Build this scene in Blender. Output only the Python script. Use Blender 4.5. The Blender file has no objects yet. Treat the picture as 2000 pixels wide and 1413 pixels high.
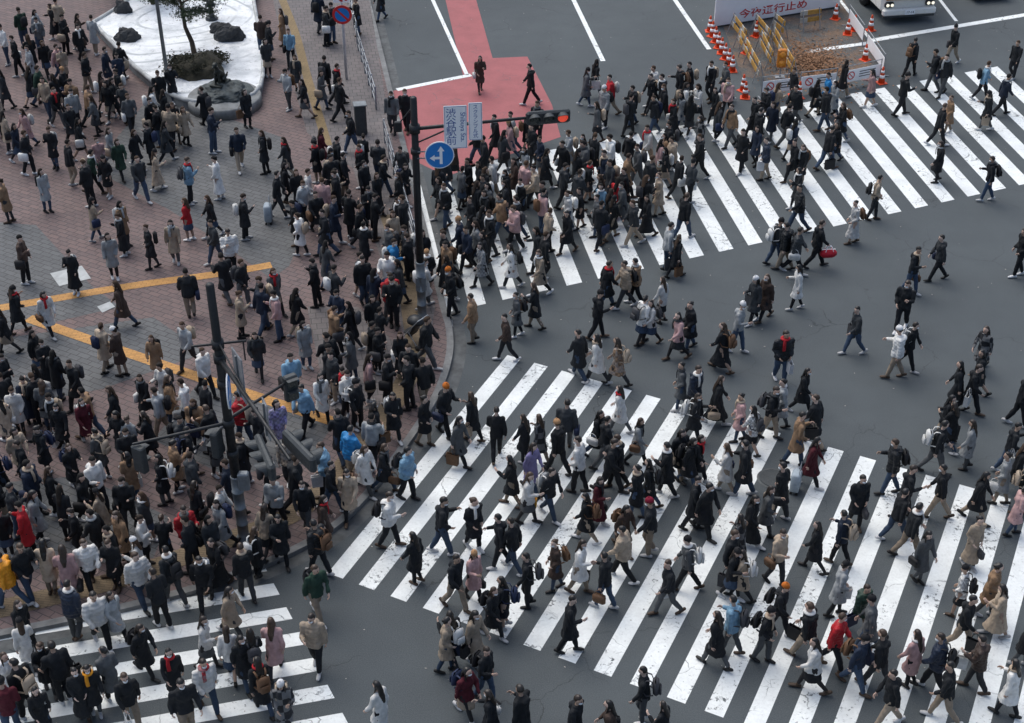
import bpy, math, random
import numpy as np
from mathutils import Vector, Matrix, noise
random.seed(11)
H=24.4; PIT=math.radians(34.7); F=2900.0
S=math.sin(PIT); C=math.cos(PIT)
scene=bpy.context.scene
col=scene.collection
# survey: sight a surveyed bearing onto a level plane -> real ground position (metres)
def G(x,y,z=0.0):
    u=x-1000.0; v=y-706.5; t=(H-z)/(F*S+v*C)
    return Vector((t*u,t*(F*C-v*S),z))
def zat(b,y):
    v=y-706.5
    return H-b.y*(F*S+v*C)/(F*C-v*S)
PZ=0.12
# ---------------------------------------------------------------- mesh builder
class MB:
    def __init__(s): s.v=[];s.f=[];s.m=[]
    def add(s,vs,fs,m=0):
        o=len(s.v); s.v+=[tuple(v) for v in vs]; s.f+=[tuple(i+o for i in f) for f in fs]; s.m+=[m]*len(fs)
    def box(s,c,sz,m=0,rot=None,bev=0.0):
        x,y,z=[k/2 for k in sz]; c=Vector(c)
        if bev<=0:
            vs=[Vector((a,b,d)) for a in(-x,x) for b in(-y,y) for d in(-z,z)]
            fs=[(0,1,3,2),(4,6,7,5),(0,4,5,1),(2,3,7,6),(0,2,6,4),(1,5,7,3)]
        else:
            b=min(bev,x*.95,y*.95,z*.95)
            vs=[];fs=[]
            def ring(zz,i):
                xx=x-i; yy=y-i; q=b if i==0 else b*.5
                return [Vector((xx-q,-yy,zz)),Vector((xx,-yy+q,zz)),Vector((xx,yy-q,zz)),Vector((xx-q,yy,zz)),Vector((-xx+q,yy,zz)),Vector((-xx,yy-q,zz)),Vector((-xx,-yy+q,zz)),Vector((-xx+q,-yy,zz))]
            for zz,i in((-z,b),(-z+b,0),(z-b,0),(z,b)): vs+=ring(zz,i)
            for r in range(3):
                for j in range(8):
                    fs.append((r*8+j,r*8+(j+1)%8,r*8+8+(j+1)%8,r*8+8+j))
            fs.append(tuple(range(7,-1,-1))); fs.append(tuple(range(24,32)))
        if rot is not None: vs=[rot@v for v in vs]
        s.add([v+c for v in vs],fs,m)
    def tube(s,pts,rad,n=10,m=0,side=(1,0,0),dome=True):
        pts=[Vector(p) for p in pts]; side=Vector(side)
        rad=[(r,r) if not isinstance(r,tuple) else r for r in rad]
        k=len(pts); P=[];R=[];T=[]
        for i in range(k):
            t=(pts[min(i+1,k-1)]-pts[max(i-1,0)]).normalized()
            T.append(t)
        if dome:
            r=min(rad[0]); P.append(pts[0]-T[0]*r*.75);R.append((rad[0][0]*.6,rad[0][1]*.6)); TT=[T[0]]
            P+=pts;R+=rad;TT+=T
            r=min(rad[-1]); P.append(pts[-1]+T[-1]*r*.75);R.append((rad[-1][0]*.6,rad[-1][1]*.6)); TT.append(T[-1])
        else: P=pts;R=rad;TT=T
        vs=[]
        for p,r,t in zip(P,R,TT):
            sd=side if abs(side.dot(t))<.97 else Vector((0,1,0)) if abs(t.y)<.9 else Vector((0,0,1))
            a=(sd-t*sd.dot(t)).normalized(); b=t.cross(a)
            for j in range(n):
                th=2*math.pi*j/n
                vs.append(p+a*(r[0]*math.cos(th))+b*(r[1]*math.sin(th)))
        fs=[]
        for i in range(len(P)-1):
            for j in range(n):
                fs.append((i*n+j,i*n+(j+1)%n,(i+1)*n+(j+1)%n,(i+1)*n+j))
        fs.append(tuple(range(n-1,-1,-1))); L=(len(P)-1)*n; fs.append(tuple(range(L,L+n)))
        s.add(vs,fs,m)
    def ball(s,c,r,m=0,nu=12,nv=8,rot=None,fn=None):
        c=Vector(c)
        if not isinstance(r,tuple): r=(r,r,r)
        vs=[];fs=[]
        def pt(d):
            k=fn(d) if fn else 1.0
            q=Vector((d.x*r[0]*k,d.y*r[1]*k,d.z*r[2]*k))
            if rot is not None: q=rot@q
            return q+c
        vs.append(pt(Vector((0,0,-1))))
        for i in range(1,nv):
            ph=-math.pi/2+math.pi*i/nv
            for j in range(nu):
                th=2*math.pi*j/nu
                vs.append(pt(Vector((math.cos(ph)*math.cos(th),math.cos(ph)*math.sin(th),math.sin(ph)))))
        vs.append(pt(Vector((0,0,1))))
        for j in range(nu): fs.append((0,1+(j+1)%nu,1+j))
        for i in range(nv-2):
            for j in range(nu):
                a=1+i*nu
                fs.append((a+j,a+(j+1)%nu,a+nu+(j+1)%nu,a+nu+j))
        L=1+(nv-2)*nu; top=len(vs)-1
        for j in range(nu): fs.append((L+j,L+(j+1)%nu,top))
        s.add(vs,fs,m)
    def prism(s,poly,z0,z1,m=0):
        n=len(poly)
        vs=[(p[0],p[1],z0) for p in poly]+[(p[0],p[1],z1) for p in poly]
        fs=[tuple(range(n-1,-1,-1)),tuple(range(n,2*n))]+[(i,(i+1)%n,n+(i+1)%n,n+i) for i in range(n)]
        s.add(vs,fs,m)
    def disc(s,c,r,nrm,m=0,n=28,r0=0.0):
        c=Vector(c); q=Vector(nrm).to_track_quat('Z','Y')
        if r0<=0:
            s.add([c+q@Vector((r*math.cos(2*math.pi*j/n),r*math.sin(2*math.pi*j/n),0)) for j in range(n)],[tuple(range(n))],m)
        else:
            vs=[c+q@Vector((k*math.cos(2*math.pi*j/n),k*math.sin(2*math.pi*j/n),0)) for k in(r0,r) for j in range(n)]
            s.add(vs,[(j,n+j,n+(j+1)%n,(j+1)%n) for j in range(n)],m)
def mesh_from(name,V,Fc,M,mats,smooth):
    me=bpy.data.meshes.new(name); me.from_pydata([tuple(v) for v in V],[],Fc)
    for m in mats: me.materials.append(m)
    if M is not None and len(mats)>1: me.polygons.foreach_set('material_index',M)
    if smooth: me.polygons.foreach_set('use_smooth',[True]*len(me.polygons))
    me.update(); return me
def mk(name,mb,mats,parent=None,smooth=False,loc=(0,0,0),rotz=0.0):
    if not isinstance(mats,(list,tuple)): mats=[mats]
    me=mesh_from(name,mb.v,mb.f,mb.m,mats,smooth)
    ob=bpy.data.objects.new(name,me); col.objects.link(ob)
    ob.location=loc; ob.rotation_euler=(0,0,rotz)
    if parent is not None: ob.parent=parent
    return ob
def thing(name,label,cat,loc=(0,0,0),rotz=0.0,group=None):
    e=bpy.data.objects.new(name,None); e.empty_display_size=.2; col.objects.link(e)
    e.location=loc; e.rotation_euler=(0,0,rotz); e['label']=label; e['category']=cat
    if group: e['group']=group
    return e
def copy_thing(th,loc,rotz=None,mat=None,label=None,scale=None,color=None):
    n=th.copy(); col.objects.link(n)
    if mat is not None: n.matrix_world=mat
    else:
        n.location=loc
        if rotz is not None: n.rotation_euler=(0,0,rotz)
        if scale: n.scale=(scale,)*3
    if label: n['label']=label
    if color and n.type=='MESH': n.color=color
    for c in list(th.children):
        d=c.copy(); col.objects.link(d); d.parent=n
        if color: d.color=color
        for g in list(c.children):
            h=g.copy(); col.objects.link(h); h.parent=d
            if color: h.color=color
    return n
# ---------------------------------------------------------------- materials
def newmat(name,rough=.8):
    m=bpy.data.materials.new(name); m.use_nodes=True
    nt=m.node_tree; b=nt.nodes['Principled BSDF']; b.inputs['Roughness'].default_value=rough
    return m,nt,b
def nd(nt,t,**k):
    n=nt.nodes.new(t)
    for a,v in k.items(): setattr(n,a,v)
    return n
def mixc(nt,fac,a,b,mode='MIX'):
    n=nd(nt,'ShaderNodeMix',data_type='RGBA',blend_type=mode)
    for idx,val in((0,fac),(6,a),(7,b)):
        if hasattr(val,'is_linked') or hasattr(val,'links'): nt.links.new(val,n.inputs[idx])
        elif idx==0: n.inputs[0].default_value=val
        else: n.inputs[idx].default_value=tuple(val)+((1,) if len(val)==3 else ())
    return n.outputs[2]
def noi(nt,vec,scale,detail=4,rough=.55):
    n=nd(nt,'ShaderNodeTexNoise'); n.inputs['Scale'].default_value=scale; n.inputs['Detail'].default_value=detail; n.inputs['Roughness'].default_value=rough
    nt.links.new(vec,n.inputs['Vector']); return n.outputs['Fac']
def ramp(nt,f,a,b,va=0.0,vb=1.0):
    n=nd(nt,'ShaderNodeMapRange'); n.clamp=True
    n.inputs[1].default_value=a;n.inputs[2].default_value=b;n.inputs[3].default_value=va;n.inputs[4].default_value=vb
    nt.links.new(f,n.inputs[0]); return n.outputs[0]
def math_(nt,op,a,b):
    n=nd(nt,'ShaderNodeMath',operation=op)
    for i,v in enumerate((a,b)):
        if hasattr(v,'links'): nt.links.new(v,n.inputs[i])
        else: n.inputs[i].default_value=v
    return n.outputs[0]
def pos(nt,rotz=0,scale=(1,1,1)):
    g=nd(nt,'ShaderNodeNewGeometry'); mp=nd(nt,'ShaderNodeMapping'); mp.inputs['Rotation'].default_value=(0,0,rotz); mp.inputs['Scale'].default_value=scale
    nt.links.new(g.outputs['Position'],mp.inputs['Vector']); return mp.outputs['Vector']
def bump(nt,b,h,st=.3,d=.01):
    n=nd(nt,'ShaderNodeBump'); n.inputs['Strength'].default_value=st; n.inputs['Distance'].default_value=d
    nt.links.new(h,n.inputs['Height']); nt.links.new(n.outputs[0],b.inputs['Normal'])
def plain(name,c,rough=.6,metal=0,var=.25,scale=6,emit=0):
    m,nt,b=newmat(name,rough); b.inputs['Metallic'].default_value=metal
    tc=nd(nt,'ShaderNodeTexCoord'); f=noi(nt,tc.outputs['Object'],scale)
    c2=tuple(k*(1-var) for k in c)
    o=mixc(nt,ramp(nt,f,.35,.7),c,c2); nt.links.new(o,b.inputs['Base Color'])
    r=ramp(nt,noi(nt,tc.outputs['Object'],scale*4),.3,.7,max(0,rough-.12),min(1,rough+.12)); nt.links.new(r,b.inputs['Roughness'])
    if emit: b.inputs['Emission Color'].default_value=tuple(c)+(1,); b.inputs['Emission Strength'].default_value=emit
    return m
def cracks(nt,vec,scale,w,seedscale=.35):
    dn=nd(nt,'ShaderNodeTexNoise'); dn.inputs['Scale'].default_value=1.6; dn.inputs['Detail'].default_value=5; nt.links.new(vec,dn.inputs['Vector'])
    va=nd(nt,'ShaderNodeVectorMath',operation='MULTIPLY_ADD'); nt.links.new(dn.outputs['Color'],va.inputs[0]); va.inputs[1].default_value=(.9,.9,0); nt.links.new(vec,va.inputs[2])
    vo=nd(nt,'ShaderNodeTexVoronoi',feature='DISTANCE_TO_EDGE'); vo.inputs['Scale'].default_value=scale; nt.links.new(va.outputs[0],vo.inputs['Vector'])
    ln=ramp(nt,vo.outputs['Distance'],0,w,1,0)
    msk=ramp(nt,noi(nt,vec,seedscale,3),.48,.62)
    return math_(nt,'MULTIPLY',ln,msk)
def asphalt_color(nt,v):
    big=noi(nt,v,.13,5,.6); mid=noi(nt,v,1.1,5,.6); fine=noi(nt,v,38,3,.75)
    c=mixc(nt,ramp(nt,big,.35,.65),(.046,.056,.062),(.068,.081,.087))
    c=mixc(nt,ramp(nt,mid,.4,.75,0,.6),c,(.039,.047,.052))
    c=mixc(nt,ramp(nt,fine,.35,.75,0,.75),c,(.112,.126,.133))
    c=mixc(nt,ramp(nt,noi(nt,v,55,2,.8),.52,.7,0,.7),c,(.022,.027,.030))
    ck=cracks(nt,v,.35,.006)
    c=mixc(nt,math_(nt,'MULTIPLY',ck,.8),c,(.02,.022,.024))
    return c,fine
def m_asphalt():
    m,nt,b=newmat('asphalt',.88); v=pos(nt); c,f=asphalt_color(nt,v)
    nt.links.new(c,b.inputs['Base Color']); bump(nt,b,f,.5,.008); return m
def m_paint(name,pc,wear=(.60,.67),crk=.9):
    m,nt,b=newmat(name,.7); v=pos(nt); c,f=asphalt_color(nt,v)
    dirt=noi(nt,v,1.3,6,.65)
    p=mixc(nt,ramp(nt,dirt,.38,.75),pc,tuple(k*.76 for k in pc))
    p=mixc(nt,ramp(nt,noi(nt,v,14,4,.7),.45,.75,0,.32),p,tuple(k*.5 for k in pc))
    w=noi(nt,v,7,8,.75); w2=noi(nt,v,.5,2,.5)
    wm=ramp(nt,math_(nt,'ADD',w,math_(nt,'MULTIPLY',math_(nt,'SUBTRACT',w2,.5),.45)),wear[0],wear[1])
    ck=cracks(nt,v,1.1,.018,.9)
    wm=math_(nt,'MAXIMUM',wm,math_(nt,'MULTIPLY',ck,crk))
    nt.links.new(mixc(nt,wm,p,c),b.inputs['Base Color']); bump(nt,b,f,.3,.006); return m
def m_paver(name,c1,c2,mort,rot,bw=.34,bh=.17,var=.5):
    m,nt,b=newmat(name,.8); v=pos(nt,rot)
    br=nd(nt,'ShaderNodeTexBrick'); nt.links.new(v,br.inputs['Vector'])
    br.inputs['Scale'].default_value=1.0; br.inputs['Brick Width'].default_value=bw; br.inputs['Row Height'].default_value=bh
    br.inputs['Mortar Size'].default_value=.013; br.inputs['Mortar Smooth'].default_value=.3
    br.inputs['Color1'].default_value=c1+(1,); br.inputs['Color2'].default_value=c2+(1,); br.inputs['Mortar'].default_value=mort+(1,)
    c=mixc(nt,ramp(nt,noi(nt,v,.35,5,.6),.35,.7,0,var),br.outputs['Color'],tuple(k*.5 for k in c1))
    c=mixc(nt,ramp(nt,noi(nt,v,9,5,.7),.5,.8,0,.4),c,(.2,.19,.19))
    c=mixc(nt,ramp(nt,noi(nt,v,3,6,.7),.55,.72,0,.45),c,(.03,.03,.032))
    nt.links.new(c,b.inputs['Base Color']); bump(nt,b,br.outputs['Fac'],-.5,.01); return m
MASPH=m_asphalt()
MWHITE=m_paint('road_paint_white',(.80,.83,.82))
MRED=m_paint('road_paint_red',(.34,.095,.10),(.66,.8),.6)
MPR=m_paver('paver_red',(.172,.117,.110),(.128,.092,.091),(.04,.036,.036),.5,.4,.2,.4)
MPG=m_paver('paver_grey',(.122,.127,.130),(.092,.096,.1),(.034,.034,.036),.5,.4,.2,.4)
MPL=m_paver('paver_light',(.165,.143,.14),(.128,.117,.117),(.05,.048,.048),-.16,.3,.3,.4)
def m_tact(name,c):
    m,nt,b=newmat(name,.75); v=pos(nt,.15)
    vo=nd(nt,'ShaderNodeTexBrick'); nt.links.new(v,vo.inputs['Vector']); vo.inputs['Scale'].default_value=1
    vo.inputs['Brick Width'].default_value=.3;vo.inputs['Row Height'].default_value=.075;vo.inputs['Mortar Size'].default_value=.012
    vo.inputs['Color1'].default_value=c+(1,);vo.inputs['Color2'].default_value=tuple(k*.8 for k in c)+(1,);vo.inputs['Mortar'].default_value=tuple(k*.5 for k in c)+(1,)
    o=mixc(nt,ramp(nt,noi(nt,v,2.2,6,.7),.4,.75,0,.7),vo.outputs['Color'],tuple(k*.45 for k in c))
    nt.links.new(o,b.inputs['Base Color']); bump(nt,b,vo.outputs['Fac'],-.6,.012); return m
MTY=m_tact('tactile_orange',(.60,.31,.09)); MTB=m_tact('tactile_tan',(.20,.145,.085))
MKERB=plain('kerb_stone',(.21,.215,.215),.85,0,.45,2.5)
MCONC=plain('concrete',(.24,.25,.25),.85,0,.4,3)
MAPR=plain('gutter_concrete',(.11,.117,.12),.9,0,.45,2)
MBLK=plain('black_metal',(.016,.018,.021),.5,.2,.3,3)
MGRY=plain('grey_metal',(.20,.22,.235),.5,.4,.35,4)
MGAL=plain('galvanised_steel',(.36,.38,.4),.5,.5,.35,6)
MDG=plain('dark_grey_metal',(.045,.052,.056),.55,.2,.3,5)
MW=plain('white_enamel',(.92,.92,.92),.4,0,.06,2)
MBLUE=plain('sign_blue',(.012,.21,.6),.4,0,.1,3)
MSR=plain('sign_red',(.62,.03,.03),.4,0,.15,3)
MTXT=plain('sign_text_blue',(.015,.08,.32),.5,0,.05,3)
MORG=plain('cone_orange',(.78,.085,.02),.5,0,.25,5)
MYEL=plain('safety_ochre',(.52,.29,.06),.7,0,.4,5)
MPALEW=plain('faded_white_board',(.5,.48,.42),.7,0,.3,5)
MGLS=plain('dark_glass',(.02,.025,.03),.12,0,.1,3)
MRUB=plain('rubber',(.02,.02,.02),.8,0,.2,8)
MLENS=plain('dark_lens',(.025,.035,.035),.25,0,.2,5)
MLIT=plain('red_lamp_lit',(.95,.09,.05),.3,0,.0,3,emit=.45)
MHEAD=plain('headlight_lit',(1,.93,.75),.2,0,0,3,emit=.9)
MROCK=plain('rock',(.05,.053,.056),.9,0,.5,2.2)
MMOSS=plain('mossy_earth',(.06,.052,.032),.95,0,.6,5)
MBRZ=plain('bronze',(.045,.05,.045),.45,.6,.4,6)
MBARK=plain('bark',(.085,.06,.042),.95,0,.5,8)
MPINE=plain('pine_needles',(.035,.055,.025),.9,0,.5,3)
MSHRUB=plain('shrub_leaves',(.05,.048,.026),.9,0,.6,4)
MLEAF=plain('dead_leaves',(.32,.17,.09),.9,0,.6,9)
def m_sand():
    m,nt,b=newmat('white_sand',.9); v=pos(nt)
    mp=nd(nt,'ShaderNodeMapping'); c0=G(350,60); mp.inputs['Location'].default_value=(-c0.x,-c0.y,0); nt.links.new(v,mp.inputs['Vector'])
    w=nd(nt,'ShaderNodeTexWave',wave_type='RINGS'); w.rings_direction='Z'; nt.links.new(mp.outputs[0],w.inputs['Vector'])
    w.inputs['Scale'].default_value=.42; w.inputs['Distortion'].default_value=9; w.inputs['Detail'].default_value=2; w.inputs['Detail Scale'].default_value=.5
    ln=math_(nt,'MULTIPLY',ramp(nt,w.outputs['Fac'],.0,.16,1,0),ramp(nt,noi(nt,v,.5,2),.42,.56,0,.75))
    c=mixc(nt,ln,(.78,.80,.81),(.30,.33,.35))
    c=mixc(nt,ramp(nt,noi(nt,v,1.1,6,.65),.42,.68,0,.8),c,(.46,.49,.51))
    c=mixc(nt,ramp(nt,noi(nt,v,5,6,.7),.55,.7,0,.75),c,(.24,.25,.25))
    nt.links.new(c,b.inputs['Base Color']); bump(nt,b,noi(nt,v,4,6,.7),.7,.08); return m
MSAND=m_sand()
def m_obj(name,rough,kind='cloth'):
    m,nt,b=newmat(name,rough); oi=nd(nt,'ShaderNodeObjectInfo'); tc=nd(nt,'ShaderNodeTexCoord')
    c=oi.outputs['Color']; o=tc.outputs['Object']
    if kind=='cloth':
        f=noi(nt,o,7,5,.6); c=mixc(nt,ramp(nt,f,.35,.7,0,.3),c,(.0,.0,.0)); 
        f2=noi(nt,o,60,2,.6); bump(nt,b,f2,.35,.004)
        b.inputs['Specular IOR Level'].default_value=.3
    if kind=='plaid':
        ch=nd(nt,'ShaderNodeTexChecker'); ch.inputs['Scale'].default_value=14; nt.links.new(o,ch.inputs['Vector'])
        ch2=nd(nt,'ShaderNodeTexChecker'); ch2.inputs['Scale'].default_value=5; nt.links.new(o,ch2.inputs['Vector'])
        c=mixc(nt,math_(nt,'MULTIPLY',ch.outputs['Fac'],.55),c,(.02,.02,.025)); c=mixc(nt,math_(nt,'MULTIPLY',ch2.outputs['Fac'],.4),c,(.3,.3,.3))
    if kind=='hair':
        f=noi(nt,o,25,3,.6); c=mixc(nt,ramp(nt,f,.4,.7,0,.5),c,(.002,.002,.002)); bump(nt,b,f,.5,.006)
    if hasattr(c,'links'): nt.links.new(c,b.inputs['Base Color'])
    return m
MCL=m_obj('cloth',.85); MPLAID=m_obj('plaid_cloth',.9,'plaid'); MPUF=m_obj('nylon_cloth',.5); MHAIR=m_obj('hair',.42,'hair'); MSKIN=m_obj('skin',.55,'skin'); MSHOE=m_obj('shoe_leather',.5); MBAG=m_obj('bag_fabric',.6)
MMASK=plain('mask_paper',(.75,.77,.78),.8,0,.05,4)
MEYE=plain('eye_dark',(.01,.008,.007),.3); MLIP=plain('lip',(.32,.1,.09),.5)
def m_crowd():
    m,nt,b=newmat('crowd_cloth',.8); a=nd(nt,'ShaderNodeAttribute'); a.attribute_name='Col'
    tc=nd(nt,'ShaderNodeTexCoord'); f=noi(nt,tc.outputs['Object'],7,5,.6)
    nt.links.new(mixc(nt,ramp(nt,f,.35,.7,0,.3),a.outputs['Color'],(0,0,0)),b.inputs['Base Color']); b.inputs['Specular IOR Level'].default_value=.3
    bump(nt,b,noi(nt,tc.outputs['Object'],60,2),.3,.004); return m
MCROWD=m_crowd()
# ---------------------------------------------------------------- person templates
def remesh(mb,vox,sm=3,ratio=.33):
    me=mesh_from('tmp',mb.v,mb.f,None,[],False)
    ob=bpy.data.objects.new('tmp',me); col.objects.link(ob)
    md=ob.modifiers.new('r','REMESH'); md.mode='VOXEL'; md.voxel_size=vox
    if sm: ms=ob.modifiers.new('s','SMOOTH'); ms.iterations=sm; ms.factor=.5
    out=[]
    for lo in(False,True):
        if lo: dm=ob.modifiers.new('d','DECIMATE'); dm.ratio=ratio
        dg=bpy.context.evaluated_depsgraph_get(); ev=ob.evaluated_get(dg); m2=ev.to_mesh()
        V=np.empty(len(m2.vertices)*3); m2.vertices.foreach_get('co',V); V=V.reshape(-1,3)
        Fc=[tuple(p.vertices) for p in m2.polygons]; ev.to_mesh_clear(); out.append((V,Fc))
    bpy.data.objects.remove(ob); bpy.data.meshes.remove(me)
    return out
def fold(V,amp,puff=False,seed=0):
    V=V.copy()
    for i in range(len(V)):
        x,y,z=V[i]; r=math.hypot(x,y)+1e-4
        n=noise.noise(Vector((x*8+seed,y*8,z*4)))*amp+noise.noise(Vector((x*20,y*20+seed,z*11)))*amp*.6
        if puff: n+=.014*abs(math.sin(z*math.pi/.095))-.006
        V[i,0]+=x/r*n; V[i,1]+=y/r*n
    return V
def tri(Fc):
    o=[]
    for f in Fc:
        for i in range(1,len(f)-1): o.append((f[0],f[i],f[i+1]))
    return np.array(o,dtype=np.int32)
POSES=[dict(L=(21,4,10),R=(-14,22,-32),aL=(-16,14),aR=(16,26),lean=5,head=-8,w=1),
 dict(L=(-14,22,-32),R=(21,4,10),aL=(16,26),aR=(-16,14),lean=5,head=-8,w=1),
 dict(L=(15,3,6),R=(-10,15,-22),aL=(-8,14),aR=(12,92),lean=4,head=-16,w=1),
 dict(L=(4,5,0),R=(-5,4,-3),aL=(4,30),aR=(18,112),lean=2,head=-30,w=0),
 dict(L=(7,9,0),R=(-5,4,-3),aL=(-6,52),aR=(4,25),lean=1,head=-6,w=0),
 dict(L=(3,4,0),R=(20,54,-16),aL=(12,24),aR=(-10,20),lean=5,head=-10,w=1),
 dict(L=(-12,15,-22),R=(15,3,4),aL=(20,100),aR=(-6,60),lean=4,head=-18,w=1),
 dict(L=(11,5,2),R=(-8,12,-16),aL=(-12,58),aR=(-10,60),lean=4,head=-8,w=1)]
NP=len(POSES)
rad=math.radians
def build_template(style,pi):
    po=POSES[pi]; fem=style in'wsl'
    parts={}
    def legp(sx,a,k,fp,z0):
        a=rad(a);k=rad(k)
        h=Vector((sx*.09,0,z0)); kn=h+.42*Vector((0,math.sin(a),-math.cos(a))); an=kn+.40*Vector((0,math.sin(a-k),-math.cos(a-k)))
        an.x=sx*.075; kn.x=sx*.085
        R=Matrix.Rotation(rad(fp),3,'X')
        heel=an+R@Vector((0,-.05,-.05)); ball=an+R@Vector((0,.10,-.055)); toe=an+R@Vector((0,.17,-.06))
        if fp<-15: toe=ball+(Matrix.Rotation(rad(fp*.2),3,'X')@Vector((0,.08,0)))
        return h,kn,an,heel,ball,toe
    def allz(z0): 
        return min(min(p.z for p in legp(s,*po[n],z0)) for s,n in((-1,'L'),(1,'R')))
    z0=.9; z0+=.028-allz(z0)
    legs={n:legp(s,*po[n],z0) for s,n in((-1,'L'),(1,'R'))}
    ln=rad(po['lean'])
    def sp(h,x=0,y=0): return Vector((x,math.sin(ln)*h+y,z0+math.cos(ln)*h))
    shw=.163 if fem else .186
    arms={}
    for sx,n in((-1,'L'),(1,'R')):
        b,e=po['a'+n]; b=rad(b); e=rad(e); sh=sp(.475,sx*shw)
        el=sh+.28*Vector((sx*.18,math.sin(b),-math.cos(b)))
        inn=.10 if e<.45 else -.5
        d=Vector((sx*inn*.6,math.sin(b+e),-math.cos(b+e))).normalized(); wr=el+.245*d
        arms[n]=(sh,el,wr,d)
    hc=sp(.70,0,.02); HR=Matrix.Rotation(rad(po['head']),3,'X')
    if pi%3==1: HR=Matrix.Rotation(rad(24),3,'Z')@HR
    if pi%4==2: HR=Matrix.Rotation(rad(-20),3,'Z')@HR
    def hp(x,y,z): return hc+HR@Vector((x,y,z))
    mb=MB()
    mb.tube([sp(-.06),sp(.02),sp(.18),sp(.36),sp(.46),sp(.52)],[(.11,.085),(.135,.1),(.11,.082),(.14,.1),(.13,.075),(.055,.055)],14)
    mb.tube([sp(.48),sp(.56),hc+Vector((0,-.01,-.03))],[.05,.047,.05],12)
    mb.ball(hc,(.072,.092,.11),rot=HR); mb.ball(hp(0,.03,-.065),(.05,.055,.05),rot=HR)
    mb.ball(hp(0,.096,-.012),(.014,.022,.024),rot=HR,nu=8,nv=6)
    for sx in(-1,1): mb.ball(hp(sx*.076,-.005,-.01),(.014,.022,.032),rot=HR,nu=8,nv=6)
    for n in'LR':
        h,kn,an,he,ba,to=legs[n]
        mb.tube([h,h.lerp(kn,.5),kn,kn.lerp(an,.35),an],[.078,.068,.049,.05,.034],10)
        mb.tube([he,ba,to],[.03,.034,.024],8)
        sh,el,wr,d=arms[n]
        mb.tube([sh,sh.lerp(el,.5),el,el.lerp(wr,.4),wr],[.046,.04,.034,.033,.024],10)
        mb.tube([wr,wr+d*.045,wr+d*.085],[(.02,.022),(.022,.036),(.018,.036)],8)
    hi,lo=remesh(mb,.019,2)
    ex=MB()
    for n,sx in(('L',-1),('R',1)):
        sh,el,wr,d=arms[n]; w=Vector((1,0,0)).cross(d).normalized(); inw=Vector((-sx,0,0))
        for i,(o,L) in enumerate(((-.028,.068),(-.010,.078),(.009,.073),(.027,.058))):
            b0=wr+d*.075+w*o; p1=b0+d*L*.45+inw*.008; p2=p1+(d+inw*.8).normalized()*L*.35; p3=p2+(d*.4+inw).normalized()*L*.3
            ex.tube([b0,p1,p2,p3],[.0095,.009,.008,.0065],6)
        b0=wr+d*.03+w*(-.02); p1=b0+(d*.5-w+inw*.3).normalized()*.035; p2=p1+(d-w*.3+inw*.5).normalized()*.032
        ex.tube([b0,p1,p2],[.011,.01,.007],6)
    for sx in(-1,1):
        ex.ball(hp(sx*.031,.084,.006),(.013,.006,.007),1,8,5,HR); ex.ball(hp(sx*.031,.088,.026),(.017,.005,.004),1,8,5,HR)
    ex.ball(hp(0,.086,-.055),(.021,.008,.007),2,8,5,HR)
    V=np.vstack([hi[0],np.array(ex.v)]); o=len(hi[0]); Fc=hi[1]+[tuple(i+o for i in f) for f in ex.f]; M=[0]*len(hi[1])+ex.m
    parts['person']=dict(hi=(V,Fc,M),lo=(lo[0],tri(lo[1])),mats=[MSKIN,MEYE,MLIP])
    hem={'j':-.11,'p':-.13,'c':-.37,'s':-.18,'w':-.40,'l':-.62}[style]
    fat=1.15 if style=='p' else 1.02
    wm=.90 if fem else 1.0
    mb=MB()
    def hemr(h):
        d=-h; ys=[math.sin(rad(po[n][0]))*d for n in'LR']
        return (max(ys)+min(ys))/2,(max(ys)-min(ys))/2*.8
    cp=[];cr=[]
    for h,rx,ry in((.535,.062,.06),(.51,.115,.082),(.465,.174,.108),(.36,.188,.138),(.18,.162,.125),(.02,.182,.14)):
        cp.append(sp(h)); cr.append((rx*wm*fat if h<.5 else rx*wm,ry*fat))
    if hem<-.25:
        yo,yr=hemr(hem*.5); cp.append(Vector((0,yo,z0+hem*.5))); cr.append((.198*wm,.14+yr))
    yo,yr=hemr(hem); fl=.03*(-hem/.3)
    cp.append(Vector((0,yo,z0+hem))); cr.append(((.188+fl)*wm*fat if hem<-.2 else .18*wm*fat,.14+yr+fl*.6))
    cp=[cp[i] for i in range(len(cp)-1,-1,-1)]; cr=cr[::-1]
    mb.tube(cp,cr,20,dome=False)
    for n in'LR':
        sh,el,wr,d=arms[n]
        mb.tube([sh,sh.lerp(el,.5),el,el.lerp(wr,.5),wr-d*.01],[.069*fat,.062*fat,.056*fat,.052*fat,.046*fat],12)
    rg=[sp(.53,math.cos(t)*.073,math.sin(t)*.073+.002) for t in[2*math.pi*i/14 for i in range(15)]]
    mb.tube(rg,[(.026,.03)]*15,8,side=(0,0,1))
    if style in'pj' and pi%2==0: mb.ball(sp(.47,0,-.125),(.12,.06,.08))
    hi,lo=remesh(mb,.021,3)
    sd=pi*3.1+ord(style)
    Vh=fold(hi[0],.028,style=='p',sd); Vl=fold(lo[0],.028,style=='p',sd)
    nm={'j':'jacket','p':'padded_jacket','c':'coat','s':'coat','w':'coat','l':'coat'}[style]
    parts[nm]=dict(hi=(Vh,hi[1],None),lo=(Vl,tri(lo[1])),mats=[MPUF if style=='p' else MCL])
    mb=MB()
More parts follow.
